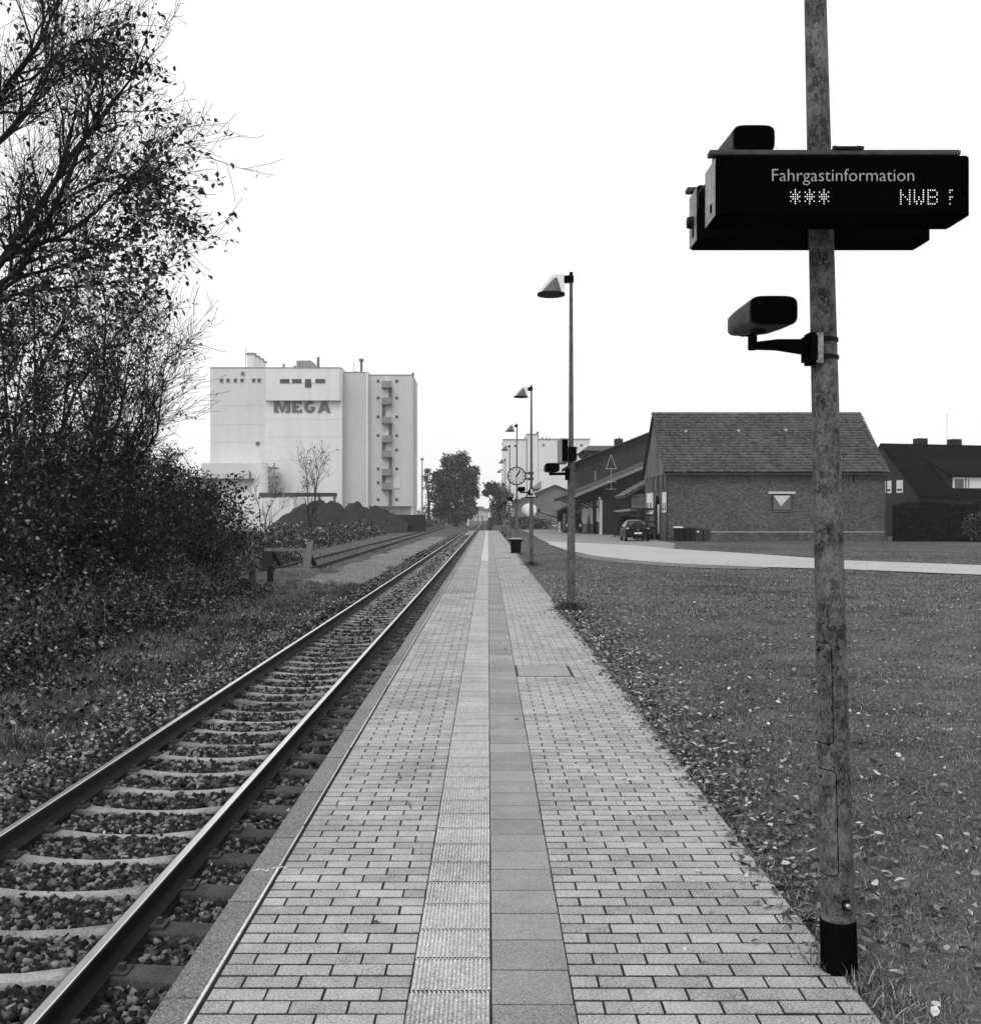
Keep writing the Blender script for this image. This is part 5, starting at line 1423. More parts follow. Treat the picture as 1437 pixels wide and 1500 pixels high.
# --- tank wagon seen from its end
tw = thing('tank_wagon', (wx(776, 225), 225, -.08), 'white round-ended tank trailer standing beside the concrete shed', 'tank trailer')
D = 225; cx, cz, R = wx(776, D), wz(747.3, D), 10.2*D/1590
MB().loft([[(cx+r*math.cos(2*PI*i/28), y, cz+r*math.sin(2*PI*i/28)) for i in range(28)] for y, r in ((D-.55, R*.25), (D-.45, R*.6), (D-.25, R*.87), (D, R), (D+9, R), (D+9.4, R*.7))]).build('tank', M['white'], tw, smooth=True)
MB().box(cx-1.1, cx+1.1, D-.3, D+9.3, .75, 1.75).box(cx-1.35, cx+1.35, D-.7, D-.35, .7, 1.15).build('chassis', M['dark_metal'], tw)
for y in (D+.8, D+2.2, D+7.4):
    for s in (-1, 1): MB().tube((cx+s*.85, y, .48), (cx+s*1.2, y, .48), .52, n=16).build('wheel', M['tyre'], tw)
MB().box(cx-.25, cx+.25, D-.2, D+.3, cz+R, cz+R+.35).build('hatch', M['grey_metal'], tw)
MB().tube((cx+R+.3, D+1, .5), (cx+R+.3, D+1, 2.4), .12, n=8).build('bumper_post', M['dark_metal'], tw)
# --- conveyor and small shelter behind the first lamp post
D = 128
cv = thing('belt_conveyor', (wx(815, D), D, -.05), 'sloping grey belt conveyor with a raised end near the concrete shed', 'conveyor')
MB().beam((wx(788, D), D, wz(747.5, D)), (wx(826, D), D, wz(759, D)), .5, .22).build('belt', M['grey_metal'], cv)
MB().beam((wx(789, D), D, wz(749.5, D)), (wx(826, D), D, wz(762, D)), .4, .12).build('lower_truss', M['dark_metal'], cv)
for k in range(7):
    a = k/7; MB().beam((wx(790+34*a, D), D-.2, wz(749.8+12*a, D)), (wx(793+34*a, D), D-.2, wz(749+12*a, D)), .05, .06).build('lattice', M['dark_metal'], cv)
MB().tube((wx(789, D), D-.3, wz(747.7, D)), (wx(789, D), D+.3, wz(747.7, D)), .24, n=12).build('end_roller', M['dark_metal'], cv)
MB().box(wx(822, D), wx(827, D), D-.7, D+.7, -.05, wz(757, D)).build('support', M['dark_metal'], cv)
D = 124
st_ = thing('open_shelter', (wx(832, D), D, -.05), 'small dark open shelter with a sloping roof behind the nearest lamp post', 'shelter')
MB().hexa([(wx(814, D), D-.5, wz(749.6, D)), (wx(846, D), D-.5, wz(737.5, D)), (wx(846, D), D+4, wz(737.5, D)), (wx(814, D), D+4, wz(749.6, D))],
          [(wx(814, D), D-.5, wz(748, D)), (wx(846, D), D-.5, wz(735.5, D)), (wx(846, D), D+4, wz(735.5, D)), (wx(814, D), D+4, wz(748, D))]).build('roof', M['tile_mid'], st_)
MB().prism([(wx(819, D), -.1), (wx(845, D), -.1), (wx(845, D), wz(738.5, D)), (wx(819, D), wz(748.8, D))], D+3.2, D+3.5, 'y').build('back_wall', M['matt_black'], st_)
for px in (818, 844): MB().box(wx(px, D)-.08, wx(px, D)+.08, D, D+.16, -.1, wz(748 if px == 818 else 739, D)).build('post', M['dark_wood'], st_)
D = 116
wb = thing('chevron_board', (wx(819.3, D), D, -.05), 'narrow diagonally striped warning board left of the parked van', 'sign')
MB().box(wx(817.5, D), wx(821.2, D), D, D+.04, .1, 1.15).build('board', M['white'], wb)
for k in range(3):
    z = .22+k*.34
    MB().prism([(wx(817.6, D), z), (wx(821.1, D), z+.22), (wx(821.1, D), z+.37), (wx(817.6, D), z+.15)], D-.012, D-.002, 'y').build('stripe', M['mega_dark'], wb)
MB().tube((wx(819.3, D), D+.06, -.1), (wx(819.3, D), D+.06, 1.2), .03, n=8).build('post', M['dark_metal'], wb)

# ---------------------------------------------------------------- vehicles and the person
def wheel(parent, c, r, w, side):
    x, y, z = c
    t = MB().tube((x-w/2, y, z), (x+w/2, y, z), r, n=20).build('wheel', M['tyre'], parent, bevel=.02)
    MB().tube((x+side*w/2, y, z), (x+side*(w/2+.012), y, z), r*.62, r*.5, n=14).build('rim', M['grey_metal'], t)
def car_body(name, base, label, paint, flip=False):
    """hatchback, its tail at y=base.y pointing to -y"""
    bx, by, bz_ = base
    c = thing(name, base, label, 'car')
    s = -1 if flip else 1
    # (y, half width bottom, half width belt, sill z, belt z, roof z or None, half width roof)
    st = [(0.0, .74, .80, .38, .86, .88, .66), (.12, .80, .84, .30, .92, .96, .66), (.45, .83, .86, .26, .94, 1.38, .58), (.95, .84, .87, .24, .93, 1.46, .58), (1.8, .84, .87, .24, .92, 1.47, .58), (2.5, .84, .87, .24, .90, 1.36, .57), (3.0, .83, .86, .24, .90, .97, .66), (3.6, .80, .82, .26, .80, .84, .64), (3.85, .70, .72, .34, .64, .68, .55)]
    rings = []
    for y, wb_, wl2, zs, zb2, zr, wr in st:
        half = [(wb_*.94, zs), (wb_, zs+.12), (wl2+.01, (zs+zb2)/2), (wl2, zb2-.04), (wl2-.03, zb2), (wr+.02, zr-.06), (wr-.08, zr), (wr*.4, zr+.015)]
        ring = [(bx+x, by+s*y, bz_+z) for x, z in half] + [(bx-x, by+s*y, bz_+z) for x, z in half[::-1]]
        rings.append(ring)
    body = MB().loft(rings).build('body', M[paint], c, smooth=True)
    def quad(nm, pts, m, th=.012):
        vs = [(bx+x, by+s*y, bz_+z) for x, y, z in pts]
        n_ = (Vector(vs[1])-Vector(vs[0])).cross(Vector(vs[3])-Vector(vs[0])).normalized()*th
        mb = MB().hexa([Vector(v)-n_ for v in vs], [Vector(v)+n_ for v in vs]); return mb.build(nm, m, body)
    quad('rear_window', [(-.60, .16, .985), (.60, .16, .985), (.52, .42, 1.34), (-.52, .42, 1.34)], M['glass'])
    for sd in (-1, 1):
        quad('side_window', [(sd*.845, .62, .97), (sd*.845, 1.5, .96), (sd*.655, 1.45, 1.37), (sd*.655, .72, 1.36)], M['glass'])
        quad('side_window', [(sd*.845, 1.6, .96), (sd*.845, 2.6, .94), (sd*.655, 2.28, 1.33), (sd*.655, 1.58, 1.38)], M['glass'])
        quad('tail_light', [(sd*.60, .035, .72), (sd*.80, .06, .72), (sd*.80, .10, .92), (sd*.63, .085, .92)], M['clock_face'], .02)
        MB().box(bx+sd*.88-.07, bx+sd*.88+.07, by+s*2.45-.05, by+s*2.45+.05, bz_+.92, bz_+1.06).build('mirror', M[paint], c, bevel=.02)
        for y in (.68, 3.15): wheel(c, (bx+sd*.76, by+s*y, bz_+.30), .30, .19, sd)
    quad('windscreen', [(-.62, 2.98, .99), (.62, 2.98, .99), (.52, 2.55, 1.33), (-.52, 2.55, 1.33)], M['glass'])
    quad('number_plate', [(-.26, -.03, .50), (.26, -.03, .50), (.26, -.03, .61), (-.26, -.03, .61)], M['white'], .006)
    quad('bumper', [(-.74, -.03, .28), (.74, -.03, .28), (.76, -.045, .46), (-.76, -.045, .46)], M[paint], .04)
    MB().tube((bx, by+s*-.0, bz_+.80), (bx, by-s*.035, bz_+.80), .05, n=14).build('badge', M['grey_metal'], body)
    return c
car_body('parked_car', (10.35, 74.9, .0), 'black hatchback parked in front of the barn gable, seen from behind', 'car')
van = thing('parked_van', (8.9, 112.6, 0), 'dark van facing the camera in front of the goods shed', 'van')
rings = []
for y, z1, w in ((0, .95, .86), (.25, 1.02, .92), (.9, 1.12, .94), (1.5, 1.95, .88), (2.0, 2.05, .88), (4.6, 2.05, .88), (4.7, 1.9, .86)):
    rings.append([(8.9-w, 112.6+y, .32), (8.9+w, 112.6+y, .32), (8.9+w*1.02, 112.6+y, min(z1, 1.0)), (8.9+w*.88, 112.6+y, z1-.02), (8.9+w*.75, 112.6+y, z1), (8.9-w*.75, 112.6+y, z1), (8.9-w*.88, 112.6+y, z1-.02), (8.9-w*1.02, 112.6+y, min(z1, 1.0))])
vb = MB().loft(rings).build('body', M['car'], van, smooth=True)
MB().hexa([(8.2, 113.55, 1.17), (9.6, 113.55, 1.17), (9.5, 114.0, 1.86), (8.3, 114.0, 1.86)], [(8.2, 113.49, 1.2), (9.6, 113.49, 1.2), (9.5, 113.95, 1.89), (8.3, 113.95, 1.89)]).build('windscreen', M['glass'], vb)
for s in (-1, 1):
    MB().tube((8.9+s*.64, 112.53, .80), (8.9+s*.64, 112.66, .80), .17, n=14).build('headlight', M['white'], vb)
    for y in (.8, 3.7): wheel(van, (8.9+s*.8, 112.6+y, .33), .33, .22, s)
MB().box(8.05, 9.75, 112.5, 112.6, .36, .5).build('bumper', M['dark_metal'], van)
MB().box(8.62, 9.18, 112.485, 112.499, .40, .50).build('number_plate', M['white'], van)
# slatted trailer
tr = thing('slatted_trailer', (11.7, 79.7, 0), 'slatted hay trailer standing between the black car and the barn gable', 'trailer')
x0, x1, y0, y1 = 10.95, 12.35, 79.7, 83.2
MB().box(x0, x1, y0, y1, .78, .92).build('chassis', M['matt_black'], tr)
for x in (x0+.05, (x0+x1)/2, x1-.05):
    for y in (y0+.04, y1-.04): MB().box(x-.04, x+.04, y-.03, y+.03, .92, 2.35).build('stake', M['dark_wood'], tr)
for z in (1.25, 1.72, 2.2):
    for y in (y0-.02, y1+.02): MB().box(x0, x1, y-.02, y+.012, z, z+.13).build('slat', M['dark_wood'], tr)
    for x in (x0-.005, x1+.005): MB().box(x-.02, x+.02, y0+.04, y1-.04, z, z+.13).build('slat', M['dark_wood'], tr)
for s in (x0+.15, x1-.15):
    wheel(tr, (s, y0+1.0, .38), .38, .18, -1 if s < 11.5 else 1); wheel(tr, (s, y0+2.6, .38), .38, .18, -1 if s < 11.5 else 1)
MB().box(x0+.2, x1-.2, y0-.03, y0+.05, .45, .62).build('tail_board', M['dark_metal'], tr)

# --- standing person (one skinned body)
def person(base, label):
    bx, by, bz_ = base
    J = {'pel': (0, 0, .92), 'spi': (0, 0, 1.15), 'che': (0, .01, 1.36), 'nec': (0, .0, 1.48), 'hea': (0, -.02, 1.58), 'top': (0, -.01, 1.68),
         'shl': (-.19, .01, 1.40), 'ell': (-.26, .03, 1.13), 'wrl': (-.25, -.07, .90), 'hal': (-.24, -.10, .82), 'shr': (.19, .01, 1.40), 'elr': (.28, .02, 1.14), 'wrr': (.24, -.12, .97), 'har': (.20, -.17, .92),
         'hil': (-.10, 0, .88), 'knl': (-.12, -.02, .48), 'anl': (-.14, .02, .08), 'tol': (-.16, -.14, .04), 'hir': (.10, 0, .88), 'knr': (.13, -.06, .49), 'anr': (.17, .0, .08), 'tor': (.20, -.15, .04)}
    R = {'pel': .16, 'spi': .15, 'che': .17, 'nec': .065, 'hea': .10, 'top': .075, 'shl': .085, 'ell': .06, 'wrl': .042, 'hal': .045, 'shr': .085, 'elr': .06, 'wrr': .042, 'har': .045, 'hil': .11, 'knl': .075, 'anl': .055, 'tol': .045, 'hir': .11, 'knr': .075, 'anr': .055, 'tor': .045}
    E = [('pel', 'spi'), ('spi', 'che'), ('che', 'nec'), ('nec', 'hea'), ('hea', 'top'), ('che', 'shl'), ('shl', 'ell'), ('ell', 'wrl'), ('wrl', 'hal'), ('che', 'shr'), ('shr', 'elr'), ('elr', 'wrr'), ('wrr', 'har'), ('pel', 'hil'), ('hil', 'knl'), ('knl', 'anl'), ('anl', 'tol'), ('pel', 'hir'), ('hir', 'knr'), ('knr', 'anr'), ('anr', 'tor')]
    k = list(J); me = bpy.data.meshes.new('body')
    me.from_pydata([J[a] for a in k], [(k.index(a), k.index(b)) for a, b in E], [])
    tmp = link(bpy.data.objects.new('body', me))
    tmp.modifiers.new('skin', 'SKIN'); tmp.modifiers.new('sub', 'SUBSURF').levels = 1
    for i, a in enumerate(k):
        sv = me.skin_vertices[0].data[i]; sv.radius = (R[a], R[a]*(.72 if a in ('pel', 'spi', 'che') else 1)); sv.use_root = (a == 'pel')
    dg = bpy.context.evaluated_depsgraph_get()
    m2 = bpy.data.meshes.new_from_object(tmp.evaluated_get(dg)); bpy.data.objects.remove(tmp)
    root = thing('person', base, label, 'person')
    m2.materials.clear(); m2.materials.append(M['cloth']); m2.materials.append(M['skin'])
    for p in m2.polygons:
        p.use_smooth = True; p.material_index = 1 if (p.center.z > 1.51 or (p.center.z < .89 and abs(p.center.x) > .2 and p.center.z > .75)) else 0
    o = link(bpy.data.objects.new('body', m2)); o.parent = root
    hr = MB().loft([[(r*math.cos(2*PI*i/14), -.0+r*1.1*math.sin(2*PI*i/14)+.012, z) for i in range(14)] for z, r in ((1.60, .104), (1.66, .105), (1.71, .09), (1.745, .05))]).build('hair', M['matt_black'], None, smooth=True)
    hr.parent = root
    ns = MB().hexa([(-.016, -.115, 1.58), (.016, -.115, 1.58), (.016, -.09, 1.58), (-.016, -.09, 1.58)], [(-.008, -.10, 1.63), (.008, -.10, 1.63), (.008, -.09, 1.63), (-.008, -.09, 1.63)]).build('nose', M['skin'], None); ns.parent = root
    return root
person((wx(845.5, 110.6), 110.6, 0), 'person in dark clothes standing beside the van by the goods shed')
# ---------------------------------------------------------------- the white mill on the left
MD = 190.0
def mX(zx, D=MD): return wx(280+zx/3.9917, D)
def mZ(zy, D=MD): return wz(490+zy/3.9917, D)
mill = thing('feed_mill', (mX(112), MD, -.7), 'huge white feed mill with dark lettering and stacked balconies left of the track', 'mill')
MB().box(mX(112), mX(437)-.02, MD, MD+16, -.9, mZ(193)).build('wall', M['pale'], mill)
MB().box(mX(437), mX(884), MD-.8, MD+16, -.9, mZ(196)).build('wall', M['pale2'], mill)
OD = MD-1.7
oh = MB().prism([(mX(440, OD), OD), (mX(868, OD), OD), (mX(886), MD-.81), (mX(440), MD-.81)], mZ(385, OD), mZ(193, OD), 'z').build('overhang', M['pale2'], mill)
MB().prism([(mX(438, OD), OD-.1), (mX(869, OD), OD-.1), (mX(888), MD-.8), (mX(438), MD-.8)], mZ(195, OD), mZ(191, OD), 'z').build('coping', M['grey_metal'], oh)
MB().box(mX(440, OD), mX(868, OD), OD-.03, OD+.02, mZ(386.5, OD), mZ(384.5, OD)).build('shadow_line', M['concrete'], oh)  # darker strip paints the thin shadow line along the overhang's lower edge
MB().box(mX(886), mX(1022), MD+1.5, MD+16, -.9, mZ(213)).build('wall', M['pale3'], mill)
MB().box(mX(1020), mX(1029), MD+1.2, MD+16, -.9, mZ(208)).build('pilaster', M['pale2'], mill)
MB().box(mX(1029.5, MD+2.5), mX(1292, MD+2.5), MD+2.5, MD+17, mZ(1003), mZ(225)).build('wall', M['pale3'], mill)
MB().box(mX(1029.5, MD+2.5), mX(1280, MD+2.5), MD+5, MD+16.5, -.9, mZ(1003)).build('base_wall', M['pale'], mill)
for px in (1293, 1304): MB().tube((mX(px, MD+4), MD+(3.2 if px < 1300 else 9), -.7), (mX(px, MD+4), MD+(3.2 if px < 1300 else 9), mZ(240)), .18, n=8).build('downpipe', M['pale2'], mill)
cop = MB()
cop.box(mX(111), mX(437), MD-.1, MD+16.1, mZ(195), mZ(190.5)).box(mX(886), mX(1022), MD+1.4, MD+16.1, mZ(215), mZ(211)).box(mX(1029), mX(1294, MD+2.5), MD+2.4, MD+17.1, mZ(227), mZ(222.5))
cop.build('coping', M['grey_metal'], mill)
def win(x0, x1, y0, y1, D, m='win_dark', frame=True):
    a, b = mX(x0, D), mX(x1, D); z0, z1 = mZ(y1, D), mZ(y0, D)
    w = MB().box(a, b, D-.10, D+.05, z0, z1).build('window', M['pale3'] if frame else M[m], mill)
    if frame: MB().box(a+.12, b-.12, D-.13, D-.101, z0+.12, z1-.12).build('pane', M[m], w)
for x0 in (166, 204, 247, 286, 354, 386): win(x0, x0+25, 254, 282, MD)
win(289, 316, 215, 243, MD, 'concrete'); win(376, 403, 624, 651, MD, 'concrete')
for z in (628, 638): MB().box(mX(379), mX(401), MD-.2, MD-.13, mZ(z+3), mZ(z)).build('louvre', M['mega_dark'], mill)
for x0, x1, y0, y1, m in ((521, 577, 260, 284, 'win_dark'), (577, 590, 262, 282, 'white'), (590, 647, 260, 284, 'win_dark'), (647, 666, 262, 282, 'white'), (666, 703, 260, 309, 'win_dark'), (703, 727, 262, 282, 'white'), (727, 783, 260, 284, 'win_dark')):
    win(x0, x1, y0, y1, OD, m, frame=False)
for x in (684, 694): MB().box(mX(x, OD), mX(x+2, OD), OD-.03, OD+.02, mZ(383, OD), mZ(309, OD)).build('stain_streak', M['pale3'], oh)
for zy in (412, 525, 627, 765):
    MB().box(mX(113), mX(436), MD-.03, MD+.02, mZ(zy+1.2), mZ(zy)).build('panel_joint', M['pale3'], mill)
    MB().box(mX(440), mX(882), MD-.83, MD-.78, mZ(zy-28+1.2), mZ(zy-28)).build('panel_joint', M['pale3'], mill)
# lettering
LD = MD-.95
def letter(polys, x0, x1):
    mb = MB(); a, b = mX(x0, LD), mX(x1, LD); z0, z1 = mZ(455, LD), mZ(389, LD)
    for k, p in enumerate(polys): mb.prism([(a+(b-a)*u, z0+(z1-z0)*v) for u, v in p], LD-.02-.004*k, LD+.14, 'y')
    mb.build('letter', M['mega_letter'], mill)
letter([[(0, 0), (.30, 0), (.30, .14), (.22, .14), (.24, .62), (.27, .62), (.46, 0), (.56, 0), (.75, .62), (.78, .62), (.78, .14), (.70, .14), (.70, 0), (1, 0), (1, 1), (.68, 1), (.51, .45), (.34, 1), (0, 1)]], 484, 579)
letter([[(0, 0), (1, 0), (1, .30), (.84, .30), (.84, .2), (.42, .2), (.42, .41), (.72, .41), (.72, .6), (.42, .6), (.42, .8), (.84, .8), (.84, .70), (.98, .70), (.98, 1), (0, 1)]], 590, 648)
G = [(.5+.5*math.cos(t), .5+.52*math.sin(t)) for t in np.linspace(.75, 2*PI-.55, 22)]
Gi = [(.54+.20*math.cos(t), .5+.28*math.sin(t)) for t in np.linspace(2*PI-.35, .85, 18)]
letter([G+[(.95, .5), (.55, .5), (.55, .34), (.72, .34)]+Gi[1:]], 660, 728)
letter([[(0, 0), (.28, 0), (.60, 1), (.34, 1)], [(.72, 0), (1, 0), (.66, 1), (.40, 1)], [(.2, .20), (.8, .20), (.74, .38), (.26, .38)]], 740, 816)
# balconies with ladders
BD = MD+2.5
ly_ = (310, 407, 519, 628, 715, 822, 903)
for k, zy in enumerate(ly_):
    a, b = mX(1117, BD), mX(1177, BD); z = mZ(zy, BD)
    bl = MB().box(a, b, BD-1.2, BD, z-.18, z).build('balcony', M['concrete'], mill)
    rl = MB()
    for q in np.linspace(a+.04, b-.04, 9): rl.box(q-.025, q+.025, BD-1.19, BD-1.15, z, z+1.05)
    for h in (.5, 1.05): rl.box(a, b, BD-1.2, BD-1.14, z+h-.04, z+h+.02)
    for s in (a, b-.05): rl.box(s, s+.05, BD-1.14, BD, z+1.0, z+1.05)
    rl.box(a+.1, b-.1, BD-1.16, BD-1.145, z+.05, z+1.0)
    rl.build('railing', M['grey_metal'], bl)
    MB().box(mX(1136, BD), mX(1158, BD), BD-.06, BD+.05, z, z+2.1).build('door', M['pale'], bl)
    if k < len(ly_):
        side = (1158, 1174) if k % 2 == 0 else (1119, 1135)
        zl = mZ(ly_[k+1], BD) if k+1 < len(ly_) else mZ(1000, BD)
        ld = MB(); c0, c1 = mX(side[0], BD), mX(side[1], BD)
        for q in (c0, c1): ld.beam((q, BD-.95, zl), (q, BD-.15, z), .08, .08)
        n_ = 9
        for j in range(n_): ld.box(c0, c1, BD-.95+.8*j/n_-.03, BD-.95+.8*j/n_+.09, zl+(z-zl)*(j+.5)/n_-.05, zl+(z-zl)*(j+.5)/n_+.05)
        ld.box(c0, c1, BD-.1, BD-.04, zl, z)
        ld.build('ladder', M['concrete'], bl)
for zy in (272, 370, 480, 590, 785, 965): win(1086, 1101, zy-8, zy+8, BD, frame=False)
win(1086, 1101, 858, 874, BD, frame=False)
for zy in (272, 370, 480, 590, 675, 785, 965): win(1194, 1210, zy-8, zy+8, BD, frame=False)
win(1180, 1225, 835, 902, BD, 'pale')
# roof fittings
for k, x in enumerate((330, 346, 361, 372)):
    c_ = mX(x); p = MB().tube((c_, MD+3+k, mZ(194)), (c_, MD+3+k, mZ(98+k*11)), .75, n=12).build('vent_stack', M['pale2'], mill)
    MB().tube((c_, MD+3+k, mZ(103+k*11)), (c_, MD+3+k, mZ(94+k*11)), .95, n=12).build('cowl', M['grey_metal'], p)
tk = MB().box(mX(600), mX(686), MD+3, MD+9, mZ(194), mZ(137)).build('roof_tank', M['grey_metal'], mill)
for x in (600, 615, 632, 655, 672): MB().box(mX(x), mX(x+3), MD+2.9, MD+3, mZ(194), mZ(137)).build('rib', M['concrete'], tk)
for x, y0, w_ in ((517, 152, .3), (583, 162, .3), (722, 112, .4), (728, 170, .4), (980, 124, .35), (950, 198, .5), (690, 176, .4)):
    MB().tube((mX(x), MD+4, mZ(215)), (mX(x), MD+4, mZ(y0)), w_*.6, n=8).build('mast', M['mega_dark'], mill)
for x, y0 in ((290, 60), (935, 140)): MB().tube((mX(x), MD+4, mZ(215)), (mX(x), MD+4, mZ(y0)), .05, n=5).build('antenna', M['grey_metal'], mill)
MB().tube((mX(980), MD+4, mZ(138)), (mX(980), MD+4, mZ(123)), .42, n=10).build('beacon', M['mega_dark'], mill)
MB().tube((mX(1293, BD), BD+2, mZ(225)), (mX(1293, BD), BD+2, mZ(203)), .2, n=8).build('mast', M['mega_dark'], mill)
# annexes at its foot
an = thing('mill_annex', (mX(240, 184), 184, -.7), 'lower white annex with gallery at the foot of the feed mill', 'building')
MB().box(mX(60, 184), mX(384, 184), 184, 189.9, -.9, mZ(752, 184)).build('wall', M['pale'], an)
MB().box(mX(60, 184), mX(376, 184), 182.6, 184, mZ(850, 184), mZ(843, 184)).build('gallery', M['mega_dark'], an)
rl = MB()
for q in np.linspace(mX(200, 184), mX(376, 184), 14): rl.box(q-.03, q+.03, 182.6, 182.66, mZ(843, 184), mZ(818, 184))
rl.box(mX(200, 184), mX(376, 184), 182.6, 182.66, mZ(820, 184), mZ(817, 184)); rl.build('railing', M['grey_metal'], an)
MB().box(mX(340, 184), mX(366, 184), 183.9, 184, mZ(843, 184), mZ(800, 184)).build('doorway', M['concrete'], an)
MB().tube((mX(398, 184), 184.5, -.9), (mX(398, 184), 184.5, mZ(752, 184)), 1.5, n=18).build('silo_pipe', M['pale2'], an, smooth=True)
for k, zy in enumerate((773, 826, 862, 912)):
    l_ = MB().box(mX(415, 184), mX(485, 184), 184.5, 188.5, mZ(zy+6, 184), mZ(zy, 184)); l_.build('stair_landing', M['concrete'], an)
    if k < 3: MB().beam((mX(425, 184), 184.6, mZ((826, 862, 912)[k], 184)), (mX(478, 184), 184.6, mZ(zy, 184)), .8, .25).build('stair_flight', M['grey_metal'], an)
for x in (417, 483): MB().tube((mX(x, 184), 184.5, -.9), (mX(x, 184), 184.5, mZ(750, 184)), .15, n=8).build('stair_post', M['grey_metal'], an)
MB().box(mX(415, 183), mX(852, 183), 180.5, 183.5, mZ(948, 183), mZ(927, 183)).build('canopy', M['dark_metal'], an)
for x in (430, 600, 760, 848): MB().box(mX(x, 183)-.2, mX(x, 183)+.2, 181, 181.4, -.9, mZ(947, 183)).build('canopy_post', M['concrete'], an)
MB().box(mX(300, 178), mX(600, 178), 178, 180.4, -.9, mZ(955, 178)).build('low_wall', M['pale2'], an)
# heaps behind a dark retaining wall
def heap(label, D, pts, depth):
    """ridge of tipped material: outline given by (px, py) along its crest"""
    h = thing('spoil_heap', (wx(sum(p[0] for p in pts)/len(pts), D), D, -.7), label, 'heap', 'spoil heaps by the mill')
    px = np.linspace(pts[0][0], pts[-1][0], 60); py = np.interp(px, [p[0] for p in pts], [p[1] for p in pts])
    vt = np.linspace(-1, 1, 21); V = []
    for a, b in zip(px, py):
        z1 = wz(b, D)
        for t in vt:
            V.append((wx(a, D)+random.gauss(0, .05), D+t*depth, -.75+max(.02, (z1+.75)*(1-abs(t)**1.4)*(1+.035*math.sin(a*.22+t*5)+.03*math.sin(a*.47-t*8))+random.gauss(0, .035)*(1-abs(t)))))
    i = np.arange(59)[:, None]*21+np.arange(20)[None]
    F = np.stack([i, i+21, i+22, i+1], -1).reshape(-1, 4)
    np_mesh('mound', V, F, M['soil'], h, smooth=True)
heap('largest dark heap of tipped soil in front of the mill, on the left', 160, [(395, 772), (420, 752), (447, 737), (470, 733), (490, 735), (515, 748), (535, 765), (545, 772)], 9)
heap('middle dark heap of tipped soil in front of the mill', 164, [(478, 772), (500, 750), (510, 738), (525, 736), (545, 748), (562, 757), (585, 770)], 9)
heap('right dark heap of tipped soil beside the retaining wall', 166, [(520, 772), (538, 750), (548, 742), (562, 744), (580, 755), (600, 768)], 8)
RWD = 172
rw = thing('retaining_wall', (wx(560, RWD), RWD, -.7), 'long dark retaining wall in front of the heaps by the siding', 'wall')
for k in range(8):
    a = wx(503, RWD)+k*1.63
    MB().box(a, a+1.61, RWD, RWD+.3, -.9, wz(754, RWD)+.02*math.sin(k*2)).build('wall_panel', M['soil'], rw)
# lamp mast and portal frame beyond
mast = thing('light_mast', (wx(618, 240), 240, -.7), 'slim pale lighting mast right of the mill corner', 'mast')
MB().tube((wx(618.3, 240), 240, -.8), (wx(618.3, 240), 240, wz(673, 240)), .24, .12, n=10).build('shaft', M['grey_metal'], mast)
MB().box(wx(616.3, 240), wx(620.5, 240), 239.7, 240.3, wz(674, 240), wz(671, 240)).build('floodlight', M['concrete'], mast)
pf = thing('portal_frame', (wx(665, 300), 300, -.7), 'white steel portal frame over the siding in the distance', 'gantry')
PD = 300
for px in (643, 685.5): MB().box(wx(px-1.1, PD), wx(px+1.1, PD), PD, PD+.5, -.8, wz(736, PD)).build('leg', M['white'], pf)
MB().box(wx(642, PD), wx(687, PD), PD-.1, PD+.6, wz(738, PD), wz(735, PD)).build('crossbeam', M['white'], pf)
for px in (659, 666): MB().box(wx(px-.6, PD), wx(px+.6, PD), PD+6, PD+6.4, -.8, wz(738, PD)).build('rear_leg', M['white'], pf)
hut = thing('track_hut', (wx(668, 306), 309, -.7), 'low dark hut under the white portal frame', 'hut')
MB().box(wx(656, 309), wx(684, 309), 309, 318, -.8, wz(748, 309)).build('wall', M['mega_dark'], hut)
MB().box(wx(655, 309), wx(685, 309), 308.6, 318.4, wz(748, 309), wz(746.4, 309)).build('roof', M['dark_metal'], hut)
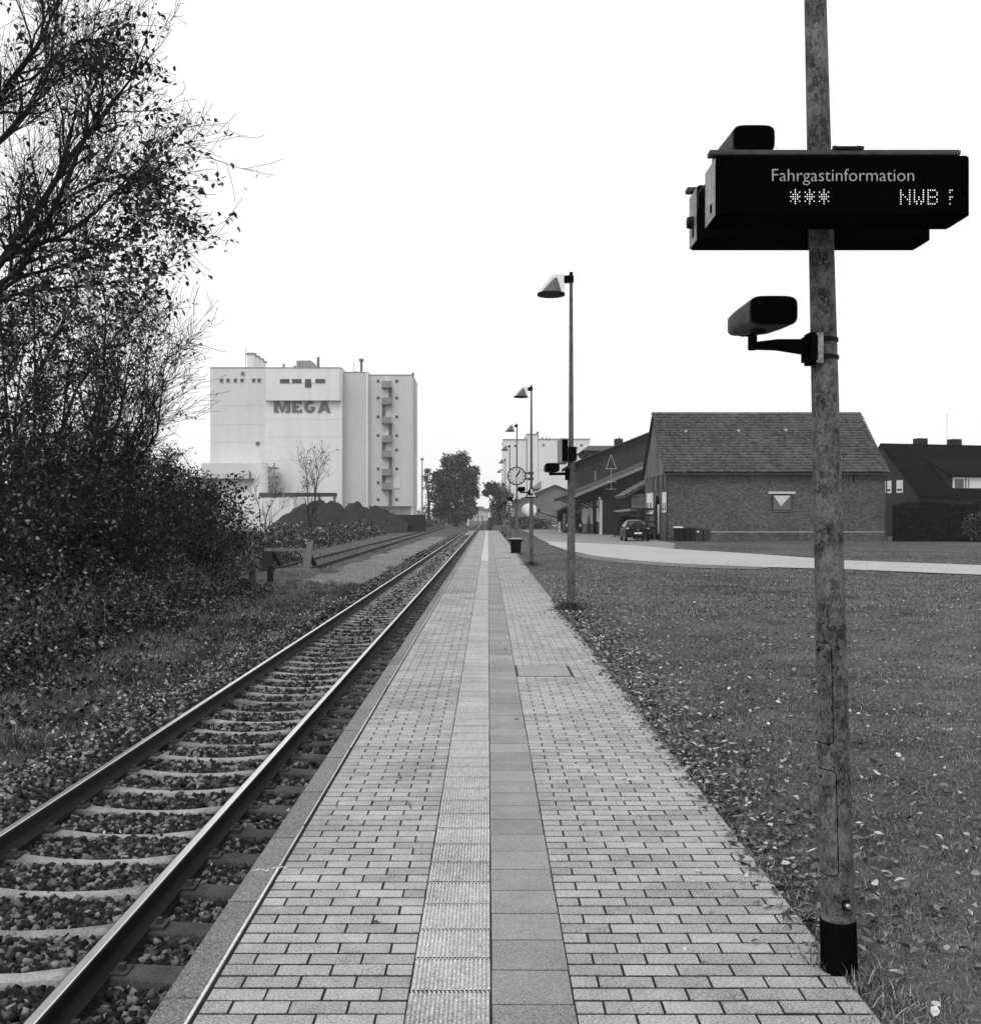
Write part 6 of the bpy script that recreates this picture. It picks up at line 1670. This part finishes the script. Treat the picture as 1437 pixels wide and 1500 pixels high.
# houses and woods in the mist
for px0, px1, pe, pr, D, lab in ((694, 708, 748, 742, 620, 'misty gabled house left of the end of the track'), (705, 716, 750, 745, 760, 'faint misty house at the very end of the track')):
    h = thing('distant_house', (wx((px0+px1)/2, D), D, -.7), lab, 'house')
    a, b = wx(px0, D), wx(px1, D)
    MB().box(a, b, D, D+9, -.9, wz(pe, D)).build('wall', M['far_house'], h)
    MB().prism([(D-.5, wz(pe, D)), (D+4.5, wz(pr, D)), (D+9.5, wz(pe, D))], a-.4, b+.4, 'x').build('roof', M['dark_metal'], h)
    for k in range(3): MB().box(a+(b-a)*(.15+.3*k), a+(b-a)*(.27+.3*k), D-.08, D+.05, 1.0, 2.4).build('window', M['win_dark'], h)
sg = thing('railway_signal', (wx(700, 420), 420, -.7), 'slim railway signal mast left of the track in the distance', 'signal')
MB().tube((wx(700, 420), 420, -.8), (wx(700, 420), 420, wz(746, 420)), .14, n=8).build('mast', M['dark_metal'], sg)
MB().box(wx(698.9, 420), wx(701.1, 420), 419.8, 420.1, wz(748.5, 420), wz(744, 420)).build('signal_head', M['matt_black'], sg)
def far_wood(x0, x1, y0, y1, h):
    def f():
        x = random.uniform(x0, x1); y = random.uniform(y0, y1)
        return (x, y, -.6+h*(.7+.3*math.sin(x*.15)+.2*math.sin(x*.43+1))*random.random()**.7)
    return f
mass('distant_wood', 'misty line of woodland along the horizon', 'woodland', 5000, 3.4, M['leaf_far'], far_wood(-420, 420, 860, 960, 13))
mass('far_shrubs', 'scrub beyond the end of the platform on the right', 'scrub', 3000, .45, M['leaf_far'], far_wood(3.5, 9, 150, 215, 2.4))
mass('far_shrubs', 'scrub along the foot of the mill and portal frame', 'scrub', 4500, .5, M['leaf_far'], far_wood(-30, -11, 200, 290, 2.6))

# ---------------------------------------------------------------- mist
hz = MB().box(-1200, 1200, -70, 1500, -2.2, 34).build('haze', M['white'], None)
tag(hz, 'pale autumn mist thickening with distance', 'mist', kind='stuff')
hm = bpy.data.materials.new('haze'); hm.use_nodes = True
hm.node_tree.nodes.clear()
ho = hm.node_tree.nodes.new('ShaderNodeOutputMaterial'); hv = hm.node_tree.nodes.new('ShaderNodeVolumePrincipled')
hv.inputs['Color'].default_value = (1, 1, 1, 1); hv.inputs['Density'].default_value = .0003; hv.inputs['Anisotropy'].default_value = 0
hm.node_tree.links.new(hv.outputs[0], ho.inputs['Volume'])
hz.data.materials.clear(); hz.data.materials.append(hm)
